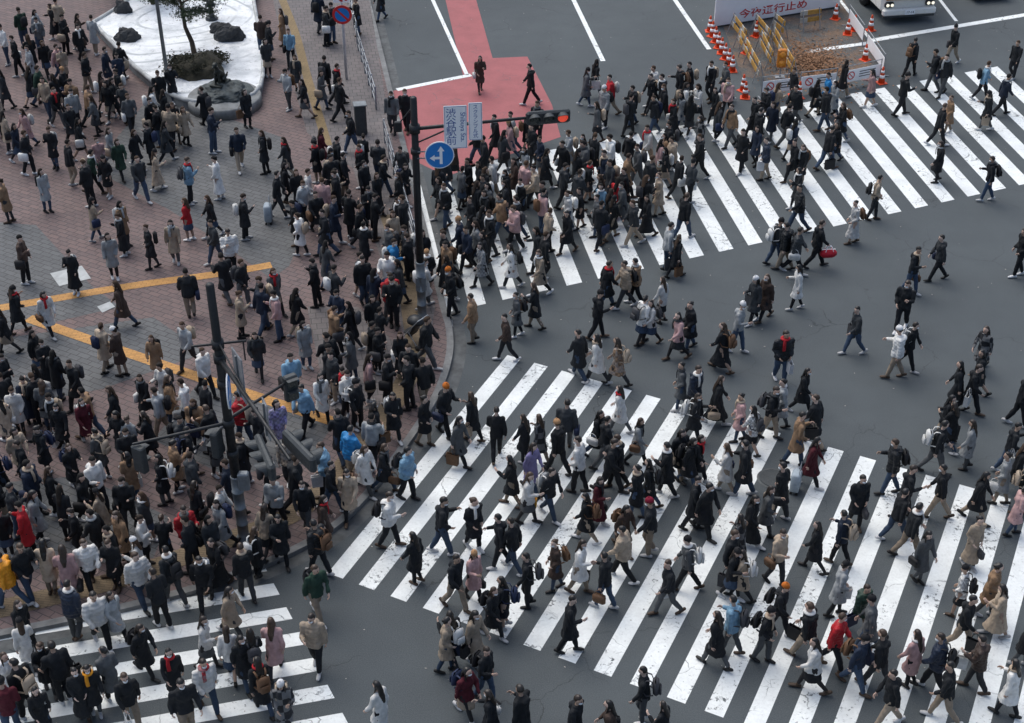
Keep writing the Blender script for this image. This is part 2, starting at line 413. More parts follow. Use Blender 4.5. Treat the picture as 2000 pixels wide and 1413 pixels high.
    if style=='s' or style=='l':
        yo,yr=hemr(-.30)
        bp=[Vector((0,yo,z0-(.42 if style=='s' else .66))),Vector((0,yo*.5,z0-.15)),sp(.02),sp(.16)]
        mb.tube(bp,[(.195,.155+yr),(.16,.128+yr*.5),(.14,.108),(.115,.093)],16,dome=False)
        if style=='l': mb=MB(); mb.tube(bp[1:],[(.15,.11+yr*.5),(.13,.10),(.11,.09)],16,dome=False)
        hi,lo=remesh(mb,.025,2); parts['skirt']=dict(hi=(fold(hi[0],.025,False,sd),hi[1],None),lo=(lo[0],tri(lo[1])),mats=[MCL])
        mb=MB(); sc=.006; nm='tights'
    else:
        mb.tube([sp(-.05),sp(.03),sp(.16)],[(.145,.112),(.145,.112),(.115,.092)],14); sc=.021 if style in'jcp' else .011; nm='trousers'
    for n in'LR':
        h,kn,an,he,ba,to=legs[n]
        mb.tube([h,h.lerp(kn,.5),kn,kn.lerp(an,.35),kn.lerp(an,.93)],[.08+sc,.07+sc,.052+sc,.05+sc,.036+sc*1.1],12)
    hi,lo=remesh(mb,.02,2)
    amp=.004 if nm=='tights' else .02
    parts[nm]=dict(hi=(fold(hi[0],amp,False,sd+5),hi[1],None),lo=(fold(lo[0],amp,False,sd+5),tri(lo[1])),mats=[MCL])
    for n in'LR':
        mb=MB(); h,kn,an,he,ba,to=legs[n]
        mb.tube([he+Vector((0,-.012,.008)),he.lerp(ba,.5)+Vector((0,0,.012)),ba+Vector((0,0,.004)),to],[(.042,.042),(.044,.047),(.05,.038),(.038,.024)],10)
        mb.tube([an+Vector((0,0,-.03)),an+(kn-an).normalized()*.05],[.045,.043],10)
        parts['shoe'+n]=dict(hi=(np.array(mb.v),mb.f,None),lo=(np.array(mb.v),tri(mb.f)),mats=[MSHOE])
    mb=MB()
    def hf(d):
        k=1.0+.07*noise.noise(Vector((d.x*3+sd,d.y*3,d.z*3)))
        if d.y>.1 and d.z<.5: k*=max(.72,1-1.3*min(d.y-.1,.5-d.z))
        if d.z<-.35: k*=max(.7,1-.9*(-.35-d.z))
        return k
    mb.ball(hp(0,-.014,.012),(.081,.099,.108),0,20,14,HR,hf)
    if fem:
        bun=(pi%4==3)
        if bun:
            mb.ball(hp(0,-.11,.02),.04,0,10,8)
            mb.tube([hp(0,-.05,.02),hp(0,-.07,-.06)],[(.064,.045),(.05,.035)],12)
        else:
            mb.tube([hp(0,-.055,.04),hp(0,-.08,-.05)]+[sp(.50,0,-.09),sp(.42,0,-.125),sp(.28 if pi%2 else .40,0,-.14)],[(.064,.046),(.08,.042),(.08,.038),(.072,.032),(.04,.018)],12)
            for sx in(-1,1): mb.tube([hp(sx*.068,-.02,.02),hp(sx*.075,-.01,-.07),sp(.49,sx*.08,.05),sp(.42,sx*.08,.09)],[.024,.026,.024,.012],8)
        hi,lo=remesh(mb,.017,1,.4)
        V1=fold(hi[0],.012,False,sd);parts['hair']=dict(hi=(V1,hi[1],None),lo=(lo[0],tri(lo[1])),mats=[MHAIR])
    else:
        parts['hair']=dict(hi=(np.array(mb.v),mb.f,None),lo=(np.array(mb.v),tri(mb.f)),mats=[MHAIR])
    mb=MB(); mb.ball(hp(0,-.012,.035),(.088,.105,.112),0,18,12,HR,lambda d:1.0 if d.z>-.1 else max(.6,1+.9*(d.z+.1)))
    mb.ball(hp(0,-.01,.152),.02,0,8,6)
    parts['knit_cap']=dict(hi=(np.array(mb.v),mb.f,None),lo=(np.array(mb.v),tri(mb.f)),mats=[MCL],opt=True)
    mb=MB(); rg=[sp(.555,math.cos(t)*.085,math.sin(t)*.085+.01) for t in[2*math.pi*i/14 for i in range(15)]]
    mb.tube(rg,[(.032,.044)]*15,8,side=(0,0,1)); mb.tube([sp(.54,.05,.115),sp(.42,.06,.155),sp(.24,.055,.16)],[(.04,.018),(.045,.018),(.045,.014)],8)
    parts['scarf']=dict(hi=(np.array(mb.v),mb.f,None),lo=(np.array(mb.v),tri(mb.f)),mats=[MCL],opt=True)
    mb=MB(); mb.ball(hp(0,.05,-.052),(.055,.056,.046),0,14,10,HR)
    parts['face_mask']=dict(hi=(np.array(mb.v),mb.f,None),lo=(np.array(mb.v),tri(mb.f)),mats=[MMASK],opt=True)
    for k,p in parts.items():
        V,Fc,M=p['hi']; p['mesh']=mesh_from(k,V,Fc,M,p['mats'],True)
    return dict(parts=parts,handR=arms['R'][2]+arms['R'][3]*.1,handL=arms['L'][2]+arms['L'][3]*.1,z0=z0,w=po['w'],coat=nm,armR=po['aR'][1])
TPL={}
for st in'jpcswl':
    for pi in range(NP): TPL[(st,pi)]=build_template(st,pi)
plaid_cache={}
# ---------------------------------------------------------------- bags
def bag_templates():
    B={}
    mb=MB(); mb.box((0,0,0),(.29,.15,.43),bev=.06)
    b=mk('backpack',mb,MBAG,smooth=True); mb=MB(); mb.box((0,-.095,-.08),(.22,.06,.2),bev=.025); mk('pocket',mb,MBAG,b,True)
    for sx in(-1,1):
        mb=MB(); mb.tube([(sx*.09,.07,.17),(sx*.11,.10,.25),(sx*.12,.19,.265),(sx*.13,.31,.16),(sx*.13,.325,-.02),(sx*.18,.22,-.14),(sx*.12,.07,-.17)],[(.024,.009)]*7,6); mk('strap',mb,MBAG,b,True)
    mb=MB(); mb.tube([(-.03,0,.2),(-.02,0,.24),(.02,0,.24),(.03,0,.2)],[.008]*4,6); mk('handle',mb,MBAG,b,True)
    b['category']='backpack'; B['B']=b
    def tote(name,w,d,h,drop):
        mb=MB(); a=w/2
        mb.add([(-a*.9,-d/2,-drop-h),(a*.9,-d/2,-drop-h),(a*.9,d/2,-drop-h),(-a*.9,d/2,-drop-h),(-a,-d*.4,-drop),(a,-d*.4,-drop),(a,d*.4,-drop),(-a,d*.4,-drop),
          (-a*.93,-d*.3,-drop-.003),(a*.93,-d*.3,-drop-.003),(a*.93,d*.3,-drop-.003),(-a*.93,d*.3,-drop-.003),(-a*.8,-d*.3,-drop-h*.6),(a*.8,-d*.3,-drop-h*.6),(a*.8,d*.3,-drop-h*.6),(-a*.8,d*.3,-drop-h*.6)],
          [(3,2,1,0),(0,1,5,4),(1,2,6,5),(2,3,7,6),(3,0,4,7),(4,5,9,8),(5,6,10,9),(6,7,11,10),(7,4,8,11),(8,9,13,12),(9,10,14,13),(10,11,15,14),(11,8,12,15),(12,13,14,15)])
        o=mk(name,mb,MBAG)
        for sy in(-1,1):
            mb=MB(); mb.tube([(-a*.5,sy*d*.38,-drop-.03),(-a*.35,sy*d*.25,-drop*.35),(0,0,0),(a*.35,sy*d*.25,-drop*.35),(a*.5,sy*d*.38,-drop-.03)],[.008]*5,6); mk('handle',mb,MBAG,o,True)
        return o
    b=tote('tote_bag',.36,.12,.34,.2); b['category']='bag'; B['T']=b
    b=tote('paper_bag',.28,.12,.32,.09); b['category']='bag'; B['P']=b
    mb=MB(); mb.box((0,0,-.27),(.14,.34,.24),bev=.045); b=mk('handbag',mb,MBAG,smooth=True)
    mb=MB(); mb.box((.072,0,-.22),(.012,.28,.12),bev=.005); mk('flap',mb,MBAG,b,True)
    mb=MB(); mb.tube([(0,-.12,-.17),(0,-.08,-.04),(0,0,0),(0,.08,-.04),(0,.12,-.17)],[.009]*5,6); mk('handle',mb,MBAG,b,True)
    b['category']='bag'; B['H']=b
    mb=MB(); mb.box((0,0,-.27),(.26,.5,.28),bev=.09); b=mk('travel_bag',mb,MBAG,smooth=True)
    mb=MB(); mb.box((0,0,-.125),(.02,.4,.015)); mk('zipper',mb,MW,b)
    for sx in(-1,1):
        mb=MB(); mb.tube([(sx*.1,-.12,-.16),(sx*.04,-.07,-.02),(0,0,0),(sx*.04,.07,-.02),(sx*.1,.12,-.16)],[.011]*5,6); mk('handle',mb,MW,b,True)
    b['category']='bag'; B['R']=b
    mb=MB(); mb.box((0,0,.37),(.38,.25,.58),bev=.04); b=mk('suitcase',mb,MBAG,smooth=True)
    mb=MB()
    for i in range(5): mb.box((-.12+i*.06,-.127,.37),(.02,.01,.48),bev=.004)
    mk('shell_rib',mb,MBAG,b)
    for sx in(-1,1):
        for sy in(-1,1):
            mb=MB(); mb.tube([(sx*.15-.014,sy*.08,.04),(sx*.15+.014,sy*.08,.04)],[.038,.038],12,side=(0,0,1),dome=False); mk('wheel',mb,MRUB,b,True)
    mb=MB(); mb.tube([(-.09,.08,.64),(-.09,.08,.97),(.09,.08,.97),(.09,.08,.64)],[.009,.012,.012,.009],6); mk('handle',mb,MGAL,b,True)
    b['category']='suitcase'; B['S']=b
    return B
BAG=bag_templates()
BAGN={'B':'backpack','T':'tote bag','P':'paper shopping bag','H':'handbag','R':'sports travel bag','S':'wheeled suitcase'}
_b=MB(); _b.box((0,0,0),(.29,.16,.43),bev=.06); LOBP=(np.array(_b.v),tri(_b.f))
_b=MB(); _b.box((0,0,-.3),(.13,.33,.3),bev=.03); LOTB=(np.array(_b.v),tri(_b.f))
CN={'k':('black',(.0135,.0155,.0185)),'n':('navy blue',(.018,.027,.048)),'G':('dark grey',(.036,.040,.044)),'g':('grey',(.10,.106,.11)),'l':('light grey',(.32,.335,.34)),'w':('white',(.70,.69,.66)),
'b':('beige',(.42,.335,.25)),'c':('camel brown',(.27,.17,.10)),'d':('dark brown',(.06,.04,.032)),'r':('red',(.42,.018,.025)),'m':('maroon',(.085,.012,.02)),'o':('orange yellow',(.75,.30,.02)),
'u':('bright blue',(.02,.19,.44)),'U':('light blue',(.19,.34,.47)),'p':('pink',(.46,.29,.28)),'v':('lilac',(.27,.24,.44)),'e':('dark green',(.022,.05,.034))}
LOWC={'k':((.013,.0145,.018),.44),'j':((.045,.072,.12),.24),'g':((.085,.09,.095),.10),'b':((.30,.24,.18),.13),'G':((.034,.036,.04),.09)}
def pick(tb):
    r=random.random()*sum(w for _,w in tb)
    for c,w in tb:
        r-=w
        if r<=0: return c
    return tb[-1][0]
FILLC=[('k',54),('G',12),('n',7),('g',6.5),('l',5),('b',5.5),('c',2.2),('d',3.5),('w',8.5),('r',.9),('m',.8),('p',2),('e',.8),('U',.9),('u',.3)]
def autodir(x,y):
    if x<700 and y>1150: base=random.choice([-63,117,-63,117,-20])
    elif x>870+max(0,(y-700))*-.55 and y>700: base=random.choice([-26,154,-26,154,154,-40,170])
    elif x>860 and y<560: base=random.choice([22,202,202,210,22,190])
    elif x>860: base=random.choice([200,215,20,-30,150])
    else: base=random.choice([0,-25,20,180,200,-60,250,300,60,160,random.uniform(0,360)])
    return base+random.gauss(0,15)
DIRS={'R':0,'L':180,'U':90,'D':270,'E':-26,'W':154,'N':22,'Q':202}
persons=[]
def addp(x,y,st=None,c=None,d=None,ex='',exact=True,z=None):
    p=G(x,y,0)
    zz=z if z is not None else (PZ if on_plaza(p) else 0.0)
    p=G(x,y,zz)
    persons.append(dict(p=p,st=st or pick([('j',30),('p',11),('c',15),('w',18),('s',18),('l',6)]),c=c or pick(FILLC),
        d=(DIRS[d]+random.gauss(0,10)) if d in DIRS else autodir(x,y),ex=ex,exact=exact,px=(x,y)))
# ---------------------------------------------------------------- plaza outline
def catmull(P,n=6):
    o=[]
    for i in range(len(P)-1):
        p0=P[max(i-1,0)];p1=P[i];p2=P[i+1];p3=P[min(i+2,len(P)-1)]
        for j in range(n):
            t=j/n
            o.append(.5*((2*p1)+(p2-p0)*t+(2*p0-5*p1+4*p2-p3)*t*t+(3*p1-p0-3*p2+p3)*t**3))
    o.append(P[-1]); return o
LANE=Vector((-.168,.986,0)).normalized()
k0=G(858,600)
kerbpx=[(858,600),(870,645),(872,690),(860,740),(838,790),(800,850),(745,925),(695,985),(640,1035),(560,1080),(470,1118),(350,1158),(180,1200),(0,1238),(-300,1300),(-700,1390)]
KP=[k0+LANE*70,k0+LANE*20,k0+LANE*6]+[G(*p) for p in kerbpx]
KC=[KP[0]]+catmull(KP[1:],6)
plaza_poly=[(p.x,p.y) for p in KC]+[(-90,KC[-1].y),(-90,KC[0].y)]
def inside(p,poly):
    x,y=p[0],p[1]; c=False; n=len(poly); j=n-1
    for i in range(n):
        xi,yi=poly[i]; xj,yj=poly[j]
        if (yi>y)!=(yj>y) and x<(xj-xi)*(y-yi)/(yj-yi)+xi: c=not c
        j=i
    return c
def on_plaza(p): return inside((p.x,p.y),plaza_poly)
def structure(o): o['kind']='structure'; return o
def sheet(name,polys,z,mat):
    mb=MB()
    for P in polys: mb.add([(p[0],p[1],z) for p in P],[tuple(range(len(P)))])
    o=mk(name,mb,mat)
    me=o.data
    for p in me.polygons:
        if p.normal.z<0: p.flip()
    return structure(o)
def ribbon(P,w):
    L=[];R=[]
    for i,p in enumerate(P):
        t=(P[min(i+1,len(P)-1)]-P[max(i-1,0)]); t.z=0; t.normalize(); n=Vector((-t.y,t.x,0))
        L.append(p+n*w/2);R.append(p-n*w/2)
    return [[L[i],L[i+1],R[i+1],R[i]] for i in range(len(P)-1)]
sheet('ground',[[(-400,-200),(400,-200),(400,700),(-400,700)]],-.03,MCONC)
sheet('road',[[(-120,-20),(120,-20),(120,160),(-120,160)]],0,MASPH)
sheet('station_plaza',[plaza_poly],PZ,MPR)
def GP(pts,z=PZ): return [G(x,y,z) for x,y in pts]
sheet('plaza_grey_paving',[GP([(300,180),(555,270),(605,420),(565,520),(530,545),(440,480),(330,410),(180,330)]),
 GP([(-200,420),(70,440),(180,560),(235,600),(60,640),(-200,680)]),GP([(390,745),(650,832),(600,905),(440,930),(300,860)]),
 GP([(-200,690),(300,620),(400,690),(200,760),(-200,840)]),GP([(-200,960),(160,930),(330,1010),(300,1090),(-200,1140)])],PZ+.004,MPG)
sheet('plaza_light_paving',[GP([(520,-60),(712,-60),(770,300),(850,600),(835,700),(800,690),(760,560),(690,330),(600,260),(560,120)]),GP([(600,600),(700,600),(800,700),(760,800),(640,800)])],PZ+.004,MPL)
tl=[[(-60,612),(60,592),(250,560),(430,535),(530,518)],[(55,622),(120,645),(250,690),(390,738)],[(390,738),(540,788),(657,826)]]
sheet('tactile_paving_strip',sum([ribbon(catmull(GP(t,PZ)),.38) for t in tl],[]),PZ+.008,MTY)
sheet('tactile_paving_kerb',sum([ribbon(catmull(GP(t,PZ)),.62) for t in ([(815,680),(795,740),(740,830),(660,925),(600,985),(540,1020),(410,1068),(240,1130),(0,1190),(-150,1220)],[(760,420),(790,520),(815,680)])],[]),PZ+.012,MTB)
sheet('tactile_paving_path',ribbon(catmull(GP([(535,-40),(575,60),(600,150),(640,285)],PZ)),.34),PZ+.0085,m_tact('tactile_ochre',(.26,.18,.08)))
sheet('light_floor_slab',[GP([(98,535),(160,520),(178,545),(116,560)]),GP([(190,600),(215,590),(225,600),(200,612)])],PZ+.016,plain('pale_stone',(.45,.47,.47),.7,0,.3,3))
mb=MB(); w=.2
def offs(P,w):
    o=[]
    for i,p in enumerate(P):
        t=(P[min(i+1,len(P)-1)]-P[max(i-1,0)]); t.z=0; t.normalize(); n=Vector((t.y,-t.x,0)); o.append(p+n*(-w))
    return o
KO=offs(KC,w)
vs=[];fs=[]
for a,b in zip(KC,KO):
    vs+=[(a.x,a.y,PZ+.002),(b.x,b.y,PZ+.002),(b.x,b.y,-.02)]
for i in range(len(KC)-1):
    j=i*3; fs+=[(j,j+1,j+4,j+3),(j+1,j+2,j+5,j+4)]
mb.add(vs,fs); structure(mk('kerb',mb,MKERB))
sheet('gutter_apron',ribbon(offs(KC,w+.19),.36),.002,MAPR)
# crosswalks
polys=[]
B0=G(640,1120);A0=G(991,694); e=(G(1376,1389)-B0)/11; sv=A0-B0
for k in range(0,25): b=B0+e*k; polys.append([b,b+e*.49,b+e*.49+sv,b+sv])
sheet('zebra_crossing',polys,.004,MWHITE)
polys=[]
L0=G(1137,552);R0=G(1965,368); e2=(R0-L0)/15
U0=G(1120,285);U1=G(1800,158); ud=(U1-U0)
def hit(p,d):
    den=d.x*ud.y-d.y*ud.x; t=((U0.x-p.x)*ud.y-(U0.y-p.y)*ud.x)/den; return p+d*t
for k in range(-5,20):
    a=L0+e2*k; b=a-e2*.49; polys.append([b,a,hit(a,LANE),hit(b,LANE)])
sheet('zebra_crossing_road',polys,.004,MWHITE)
polys=[]
K0=G(585,1235); e3=(G(670,1395)-K0).normalized()*.9; d3=Vector((-math.cos(rad(13.7)),-math.sin(rad(13.7)),0))*16
for k in range(-3,7): b=K0+e3*k; polys.append([b,b+e3*.48,b+e3*.48+d3,b+d3])
sheet('zebra_crossing_side',polys,.004,MWHITE)
sheet('red_lane',[GP([(748,182),(905,150),(870,0),(850,-80),(915,-80),(930,0),(962,114),(1030,111),(1078,205),(1095,268),(872,345),(800,310)],0)],.004,MRED)
lines=[([(820,-60),(845,0),(912,147)],.16),([(1095,-60),(1120,0),(1178,120)],.2),([(1275,-60),(1318,0),(1385,97)],.2),([(775,176),(920,147)],.26),([(1700,80),(2060,20)],.32),([(1820,-20),(1868,42)],.15),([(1575,102),(1700,84)],.28),([(1640,0),(1700,78)],.15)]
sheet('lane_marking',sum([ribbon([G(*p) for p in pts],w) for pts,w in lines],[]),.008,MWHITE)
sheet('asphalt_patch',[GP([(862,742),(884,737),(886,756),(864,764)],0)],.006,MAPR)
for (x,y,r) in((1510,935,.42),):
    th=thing('manhole_cover','round cast iron manhole cover set in the asphalt','manhole cover',G(x,y,0.009))
    mb=MB(); mb.tube([(0,0,-.004),(0,0,.004)],[r*.8,r*.8],28,dome=False); mk('lid',mb,MDG,th)
    mb=MB(); mb.disc((0,0,.0025),r,(0,0,1),0,28,r*.88); mk('rim',mb,MAPR,th)
for (x,y,rz) in((866,633,.1),):
    th=thing('drain_grate','steel drain grate beside the kerb','drain grate',G(x,y,.006),rz)
    mb=MB()
    for i in range(8): mb.box((-.26+i*.075,0,.004),(.03,.34,.008))
    mk('bars',mb,MGAL,th); mb=MB(); mb.box((0,.19,.004),(.6,.03,.01));mb.box((0,-.19,.004),(.6,.03,.01));mk('frame',mb,MGRY,th)
# ---------------------------------------------------------------- text
def text(body,size,mat,parent,loc,rot=(math.pi/2,0,0),lead=1.0,sx=1.0,name='lettering',off=.006):
    cu=bpy.data.curves.new('t','FONT'); cu.body=body; cu.size=size; cu.align_x='CENTER'; cu.align_y='CENTER'; cu.space_line=lead; cu.offset=size*off
    ob=bpy.data.objects.new('t',cu); col.objects.link(ob)
    dg=bpy.context.evaluated_depsgraph_get(); me=bpy.data.meshes.new_from_object(ob.evaluated_get(dg)); bpy.data.objects.remove(ob)
    me.materials.clear(); me.materials.append(mat)
    o=bpy.data.objects.new(name,me); col.objects.link(o); o.parent=parent; o.location=loc; o.rotation_euler=rot; o.scale=(sx,1,1); return o
def flatpoly(parent,name,P,mat,y):
    mb=MB()
    for q in P: mb.add([(x,y,z) for x,z in q],[tuple(range(len(q)))])
    return mk(name,mb,mat,parent)
def signal_head(parent,loc,rz,lit=2,name='traffic_light',W=1.25):
    hb=MB(); hb.box((0,0,0),(W,.16,.4),bev=.05)
    h=mk(name,hb,MDG,parent,loc=loc,rotz=rz)
    for i in range(3):
        x=-.4+i*.4; l=MB(); l.ball((x,-.085,0),(.15,.03,.15),0,20,8); mk('lens',l,MLIT if i==lit else MLENS,h,True)
        v=MB(); n=16; vs=[]; 
        for j in range(n+1):
            t=math.pi*(-.12+1.24*j/n)
            for r,y in((.165,-.08),(.17,-.08-.24*max(.35,math.sin(t))),(.155,-.08-.24*max(.35,math.sin(t))),(.15,-.08)): vs.append((x+r*math.cos(t),y,r*math.sin(t)))
        fs=[(j*4+a,j*4+(a+1)%4,j*4+4+(a+1)%4,j*4+4+a) for j in range(n) for a in range(4)]
        v.add(vs,fs); mk('visor',v,MDG,h)
    return h
def ped_head(parent,loc,rz):
    hb=MB(); hb.box((0,0,0),(.34,.18,.72),bev=.03); h=mk('pedestrian_light',hb,MDG,parent,loc=loc,rotz=rz)
    for z in(-.17,.17):
        l=MB(); l.box((0,-.095,z),(.25,.02,.25),bev=.008); mk('lens',l,MLENS,h)
        l=MB(); l.box((0,-.155,z+.14),(.3,.12,.012)); mk('visor',l,MDG,h)
    return h
def clamps(th,L):
    for z0_,z1_,r in L: mb=MB(); mb.tube([(0,0,z0_),(0,0,z1_)],[r,r],16,dome=False); mk('clamp',mb,MBLK,th,True)
def pole(base,top,label):
    th=thing('traffic_signal_pole',label,'traffic signal',base)
    h=top
    mb=MB(); mb.tube([(0,0,1.9),(0,0,h*.6),(0,0,h),(0,0,h+.04)],[.115,.105,.095,.06],18,dome=False); mk('pole',mb,MBLK,th,True)
    mb=MB(); pr=[(0,.2),(.05,.19),(.06,.135)]
    for z in(.5,1.0,1.5): pr+=[(z-.02,.133),(z-.018,.145),(z+.018,.145),(z+.02,.133)]
    pr+=[(1.93,.13),(1.95,.14),(1.98,.12)]
    mb.tube([(0,0,z) for z,r in pr],[r for z,r in pr],18,dome=False); mk('base_sleeve',mb,MGRY,th,True)
    return th
b1=G(825,622,PZ); h1=zat(b1,192)-PZ
p1=pole(b1,h1,'tall black signal pole with arm and grey sleeve on kerb')
za=zat(b1,252); e1=G(1108,226,za)
ar=e1-b1; zs=za-PZ
mb=MB(); mb.tube([(0,0,zs),Vector((ar.x,ar.y,zs+.05))],[.055,.04],10); mb.tube([(0,0,zs-.45),Vector((ar.x*.28,ar.y*.28,zs+.01))],[.025,.025],8); mk('arm',mb,MBLK,p1,True)
clamps(p1,[(zs-.12,zs+.12,.15),(zs-.75,zs-.6,.14)])
az=math.atan2(ar.y,ar.x)
signal_head(p1,(ar.x-.55*math.cos(az),ar.y-.55*math.sin(az)-.05,zs+.03),az-.02,2)
mb=MB(); mb.box((.0,-.02,1.25),(.3,.22,.5),bev=.03); mk('control_box',mb,MGRY,p1)
mb=MB(); mb.tube([(-.1,0,h1-.35),(-.42,.0,h1-.75)],[.02,.02],8);mb.box((-.45,0,h1-.85),(.2,.12,.3),bev=.02); mk('bracket',mb,MBLK,p1)
def plate(name,label,w,h,pos_,rz,mats=MW):
    th=thing(name,label,'sign',pos_,rz)
    mb=MB(); mb.box((0,0,0),(w,.03,h),bev=.012); mk('plate',mb,mats,th)
    mb=MB(); t=.009
    for x in(-w/2+.025,w/2-.025): mb.box((x,-.017,0),(t,.004,h-.05+t))
    for z in(-h/2+.025,h/2-.025): mb.box((0,-.0175,z),(w-.05,.004,t))
    mk('border',mb,MTXT,th)
    mb=MB(); mb.box((0,.03,0),(.05,.04,h*.9)); mk('bracket',mb,MGRY,th); return th
sA=e1-b1
fr=lambda f,dz=0,dy=-.12:Vector((b1.x+sA.x*f,b1.y+sA.y*f+dy,za+dz))
s=plate('station_sign','white vertical station name sign with blue lettering',.64,1.3,fr(.265,.0),.1)
text('渋\n谷\n駅\n前',.30,MTXT,s,(-.12,-.02,0),lead=.92,off=0)
text('Shibuya Sta.',.19,MTXT,s,(.2,-.02,0),(math.pi/2,math.pi/2,0),off=0)
s=plate('crossing_sign','narrow white scramble crossing sign with blue lettering',.38,1.14,fr(.395,.12),.1)
text('ス\nク\nラ\nン\nブ\nル\n式',.15,MTXT,s,(0,-.02,0),lead=.96,off=0)
def round_sign(label,loc,rz,br=True):
    s=thing('direction_sign',label,'sign',loc,rz)
    mb=MB(); mb.tube([(0,.015,0),(0,-.015,0)],[.41,.41],36,dome=False); mk('disc',mb,MW,s)
    mb=MB(); mb.disc((0,-.018,0),.385,(0,-1,0),0,36); mk('blue_face',mb,MBLUE,s)
    flatpoly(s,'arrow',[[(.0,-.27),(.08,-.27),(.08,.12),(.0,.12)],[(-.06,.12),(.14,.12),(.04,.28)],[(-.14,-.04),(0,-.04),(0,-.12),(-.14,-.12)],[(-.14,.02),(-.28,-.08),(-.14,-.18)]],MW,-.022)
    if br: mb=MB(); mb.tube([(-.6,.05,.1),(0,.05,.1)],[.02,.02],8);mb.tube([(-.6,.05,-.1),(0,.05,-.1)],[.02,.02],8);mk('bracket',mb,MGRY,s)
round_sign('round blue sign with white straight and turning arrows',(b1.x+.67,b1.y-.1,zat(b1,300)),.1)
# pole two
b2=G(477,1052,PZ); h2=zat(b2,557)-PZ
p2=pole(b2,h2,'black signal pole with several arms beside the kerb')
zA=zat(b2,700)-PZ; eA=G(566,898,zA+PZ)-b2; zB=zat(b2,826)-PZ; eL=G(260,868,zB+PZ)-b2; eR=G(565,744,zB+.1+PZ)-b2; zC=zat(b2,672)-PZ
mb=MB(); mb.tube([(0,0,zA),Vector((eA.x,eA.y,zA))],[.06,.04],10); mb.tube([(0,0,zA+.5),Vector((eA.x*.45,eA.y*.45,zA+.03))],[.02,.02],8); mk('arm',mb,MBLK,p2,True)
mb=MB(); mb.tube([Vector((eL.x,eL.y,zB)),(0,0,zB)],[.035,.045],10); mk('arm',mb,MBLK,p2,True)
mb=MB(); mb.tube([(0,0,zB+.1),Vector((eR.x,eR.y,zB+.1))],[.045,.035],10); mk('arm',mb,MBLK,p2,True)
mb=MB(); mb.tube([(-.55,-.1,zC),(.6,.12,zC)],[.03,.03],8); mb.tube([(.55,.1,zC),(.55,.1,zC-.5)],[.018,.018],8); mk('crossbar',mb,MBLK,p2,True)
a2=math.atan2(eA.y,eA.x)
signal_head(p2,(eA.x*.97+.22,eA.y*.97+.2,zA-.02),a2+math.pi+.12,-1)
signal_head(p2,(eA.x*.9-.35,eA.y*.9-.1,zA-.15),a2-.12,-1)
ped_head(p2,(eL.x+.1,eL.y,zB-.42),2.6); ped_head(p2,(eR.x+.02,eR.y,zB-.1),.6); ped_head(p2,(-.3,-.12,zB-.5),4.4)
clamps(p2,[(z-.1,z+.1,.14) for z in(zA,zB,zC,zB-.9,zA-.7)])
mb=MB(); mb.box((.2,-.1,1.9),(.26,.2,.5),bev=.03); mk('control_box',mb,MGRY,p2)
s=plate('station_sign','grey backed station name sign seen almost edge on',.6,1.2,b2+Vector((eA.x*.24,eA.y*.24,zA+.1))+Vector((.09,.05,0)),a2+math.pi,MGAL)
text('渋\n谷\n駅\n前',.29,MTXT,s,(-.11,-.02,0),lead=.92,off=0); text('Shibuya Sta.',.18,MTXT,s,(.18,-.02,0),(math.pi/2,math.pi/2,0),off=0)
s=plate('crossing_sign','narrow white crossing sign seen edge on above crowd',.36,.95,b2+Vector((eA.x*.62,eA.y*.62,zA-.05))+Vector((.09,.05,0)),a2+math.pi-.1,MGAL)
text('ス\nク\nラ\nン\nブ\nル\n式',.13,MTXT,s,(0,-.02,0),lead=.93,off=0)
round_sign('round blue direction sign turned almost edge on',b2+Vector((.16,-.25,zat(b2,752)-PZ)),1.68,False)
# no parking pole
b3=G(677,155,PZ); s=thing('no_parking_sign','no parking sign on a pale pole at the kerb','sign',b3,.05); h3=zat(b3,-60)
mb=MB(); mb.tube([(0,0,0),(0,0,h3)],[.055,.05],12,dome=False); mk('pole',mb,plain('pale_pole',(.55,.56,.57),.5),s,True)
zz=zat(b3,28)-PZ
mb=MB(); mb.tube([(0,-.06,zz),(0,-.08,zz)],[.38,.38],32,dome=False); mk('disc',mb,MSR,s)
mb=MB(); mb.disc((0,-.083,zz),.28,(0,-1,0),0,32); mk('blue_face',mb,MBLUE,s)
flatpoly(s,'slash',[[(-.23,zz+.17),(-.17,zz+.23),(.23,zz-.17),(.17,zz-.23)]],MSR,-.087)
zz2=zat(b3,2)-PZ
mb=MB(); mb.box((0,-.07,zz2+.1),(.62,.02,.3),bev=.008); mk('plate',mb,MW,s); flatpoly(s,'slash',[[(-.22,zz2+.18),(-.14,zz2+.22),(.08,zz2+.02),(.0,zz2-.02)],[(.0,zz2+.2),(.08,zz2+.22),(.24,zz2+.04),(.16,zz2+.02)]],MSR,-.083)
# lamp post
b4=G(329,165,PZ+.3); s=thing('street_lamp','tall slim grey lamp post beside the rock garden','street lamp',b4)
mb=MB(); mb.tube([(0,0,0),(0,0,8)],[.08,.055],14,dome=False); mk('post',mb,MGRY,s,True)
mb=MB(); mb.tube([(0,0,7.9),(.3,0,8.25),(.9,0,8.3)],[.05,.045,.04],10); mk('arm',mb,MGRY,s,True); mb=MB(); mb.ball((1.1,0,8.26),(.35,.14,.07)); mk('lamp_head',mb,MGAL,s,True)
mb=MB(); mb.tube([(0,0,0),(0,0,.35)],[.13,.12],14,dome=False); mk('base',mb,MGRY,s,True)
